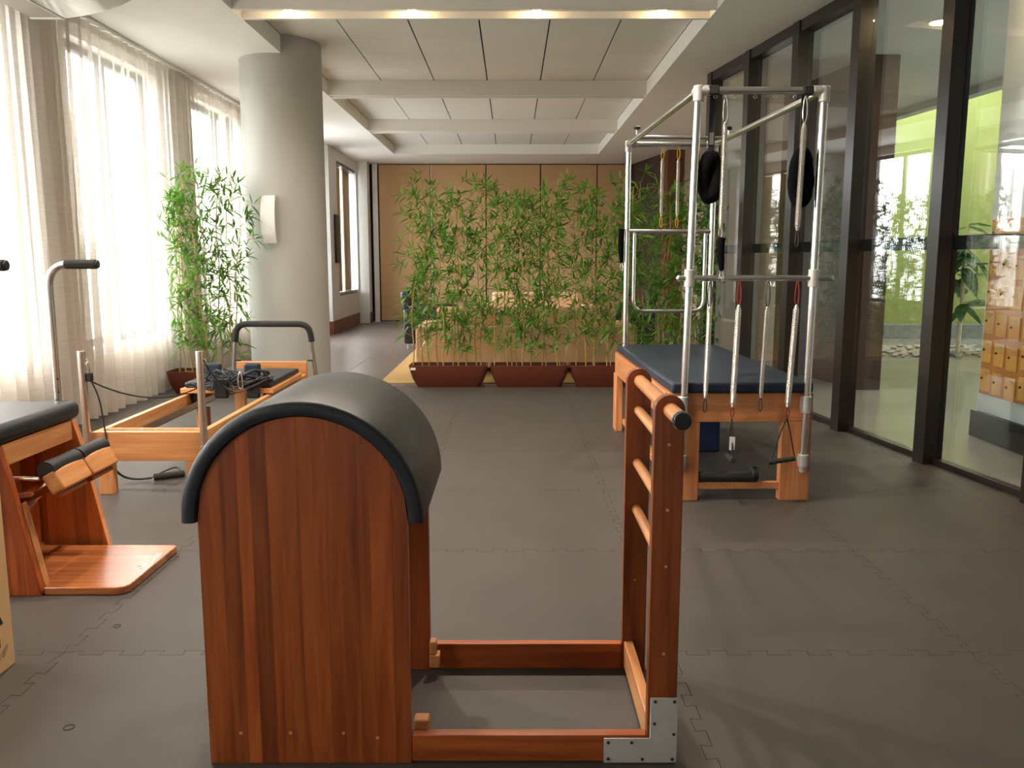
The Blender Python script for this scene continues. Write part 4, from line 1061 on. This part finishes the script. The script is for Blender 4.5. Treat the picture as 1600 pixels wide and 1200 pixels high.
# ------------------------------------------------------------------ potted bamboo
def leaf_into(m, p, d, L, W, rnd):
    d = d.normalized()
    side_ = d.cross(Vector((0, 0, 1)))
    if side_.length < 1e-3: side_ = Vector((1, 0, 0))
    side_.normalize()
    side_ = (side_ + Vector((rnd.uniform(-.5, .5), rnd.uniform(-.5, .5), rnd.uniform(-.6, .6)))).normalized()
    side_ = (side_ - d * side_.dot(d)).normalized()
    dz = Vector((0, 0, -1)) * L
    a = p + d * L * 0.30 + dz * 0.01; b = p + d * L * 0.65 + dz * 0.06; e = p + d * L + dz * 0.16
    m.add([p, a - side_ * W, a + side_ * W, b - side_ * W * 0.8, b + side_ * W * 0.8, e], [(0, 1, 2), (1, 3, 4, 2), (3, 5, 4)])
def bamboo(cx, cy, wd, seed, label, n=8, h=2.02, sticker=False, spread=0.10, pw_=0.80, dens=1.0):
    rnd = random.Random(seed)
    t = thing('potted_bamboo', label, 'plant', (cx, cy, 0.0), 0, 'bamboo in long brown planters')
    # tub: boat-shaped trough
    hx, hy, H_ = pw_ / 2, 0.16, 0.225
    rings = []
    for (z, sx_, sy_) in ((0.001, 0.80, 0.70), (0.03, 0.84, 0.76), (0.08, 0.905, 0.86), (0.14, 0.955, 0.94), (0.20, 0.99, 0.99), (H_, 1.0, 1.0), (H_, 0.965, 0.91), (0.19, 0.955, 0.90)):
        pts = []
        c = 0.05
        ax, ay = hx * sx_, hy * sy_
        for (qx, qy, s0) in ((1, 1, 0), (-1, 1, 1), (-1, -1, 2), (1, -1, 3)):
            for k in range(5):
                q = s0 * PI / 2 + k * PI / 8
                pts.append((cx + qx * (ax - c) + c * math.cos(q), cy + qy * (ay - c) + c * math.sin(q), z))
        rings.append(pts)
    vs = [p for r_ in rings for p in r_]; k = 20; fs = []
    for i in range(len(rings) - 1):
        for j in range(k): fs.append((i * k + j, i * k + (j + 1) % k, (i + 1) * k + (j + 1) % k, (i + 1) * k + j))
    fs.append(tuple(range(k - 1, -1, -1))); fs.append(tuple((len(rings) - 1) * k + j for j in range(k)))
    tub = MB().add(vs, fs).build('tub', 'terra', t)
    if sticker: MB().box(cx - hx * 0.94, cx - hx * 0.94 + 0.05, cy - hy - 0.002, cy - hy + 0.004, 0.182, 0.205).build('sticker', 'label_w', tub)
    MB().box(cx - hx * 0.93, cx + hx * 0.93, cy - hy * 0.85, cy + hy * 0.85, 0.185, 0.196).build('soil', 'soil', t)
    for i in range(n):
        bx = cx + (i + 0.5) / n * wd - wd / 2 + rnd.uniform(-0.03, 0.03); by = cy + rnd.uniform(-0.08, 0.08)
        hh = h * rnd.uniform(0.86, 1.0)
        lx, ly = rnd.uniform(-spread, spread), rnd.uniform(-0.08, 0.08)
        npt = 12
        pts = [Vector((bx + lx * (s / npt) ** 1.4 + 0.012 * math.sin(s * 1.3 + i), by + ly * (s / npt) ** 1.4, 0.19 + (hh - 0.19) * s / npt)) for s in range(npt + 1)]
        rs = [0.0065 * (1 - 0.55 * s / npt) for s in range(npt + 1)]
        cu = MB().tube(pts, rs, 7)
        lm = MB()
        for s in range(1, 25):
            f = 0.06 + 0.94 * s / 24 + rnd.uniform(-0.02, 0.02)
            if f < 0.2 and rnd.random() < 0.3: continue
            f = min(f, 0.999); ii = int(f * npt); fr_ = f * npt - ii
            p = pts[ii].lerp(pts[min(ii + 1, npt)], fr_)
            for br in range(1 if rnd.random() < 0.55 / dens else 2):
                q = rnd.uniform(0, 2 * PI)
                bd = Vector((math.cos(q), 0.55 * math.sin(q), rnd.uniform(0.15, 0.9))).normalized()
                bl = rnd.uniform(0.05, 0.19)
                tip = p + bd * bl
                cu.tube([p, p + bd * bl * 0.6 + Vector((0, 0, 0.01)), tip], [0.0022, 0.0016, 0.001], 4)
                nl = rnd.randint(5, 8)
                for l in range(nl):
                    a = (l / (nl - 1) - 0.5) * 2.6 + rnd.uniform(-0.25, 0.25)
                    perp = bd.cross(Vector((0, 1, 0))); 
                    if perp.length < 0.1: perp = Vector((1, 0, 0))
                    perp.normalize()
                    dd = bd * math.cos(a) + perp * math.sin(a) + Vector((0, rnd.uniform(-0.6, 0.6), rnd.uniform(-0.35, 0.15)))
                    st = tip - bd * rnd.uniform(0, 0.05)
                    tip2 = st + dd.normalized() * 0.16
                    if tip2.x > gx(tip2.y) - 0.14 or tip2.x < -3.32 or (tip2.x - CC[0]) ** 2 + (tip2.y - CC[1]) ** 2 < 0.18: continue
                    leaf_into(lm, st, dd, rnd.uniform(0.09, 0.16), rnd.uniform(0.008, 0.0125), rnd)
        co = cu.build('culm', 'culm', t)
        me = lm.mesh('leaves', M['leaf'], OFF[t.name])
        lo = bpy.data.objects.new('leaves', me); COL.objects.link(lo); lo.parent = co; lo['kind'] = 'stuff'
    return t
PYc = 8.66
bamboo(-0.645, PYc, 0.74, 31, 'bamboo in the long brown planter with a white sticker, before the sofa', 10, 2.06, True)
bamboo(0.175, PYc, 0.74, 32, 'bamboo screen in the middle brown planter of the row, straight ahead before the sofa', 10, 2.04)
bamboo(0.985, PYc, 0.74, 33, 'bamboo screen in the brown planter just left of the blue bed', 10, 2.06)
bamboo(1.765, PYc, 0.62, 34, 'bamboo screen in the brown planter behind the metal frame, nearest the glass', 9, 2.02, False, 0.06, 0.72, 1.3)
bamboo(-2.95, 8.19, 0.66, 35, 'bamboo in the brown planter by the bright curtain, left of the round column', 9, 2.10, False, 0.17, 0.72, 1.3)
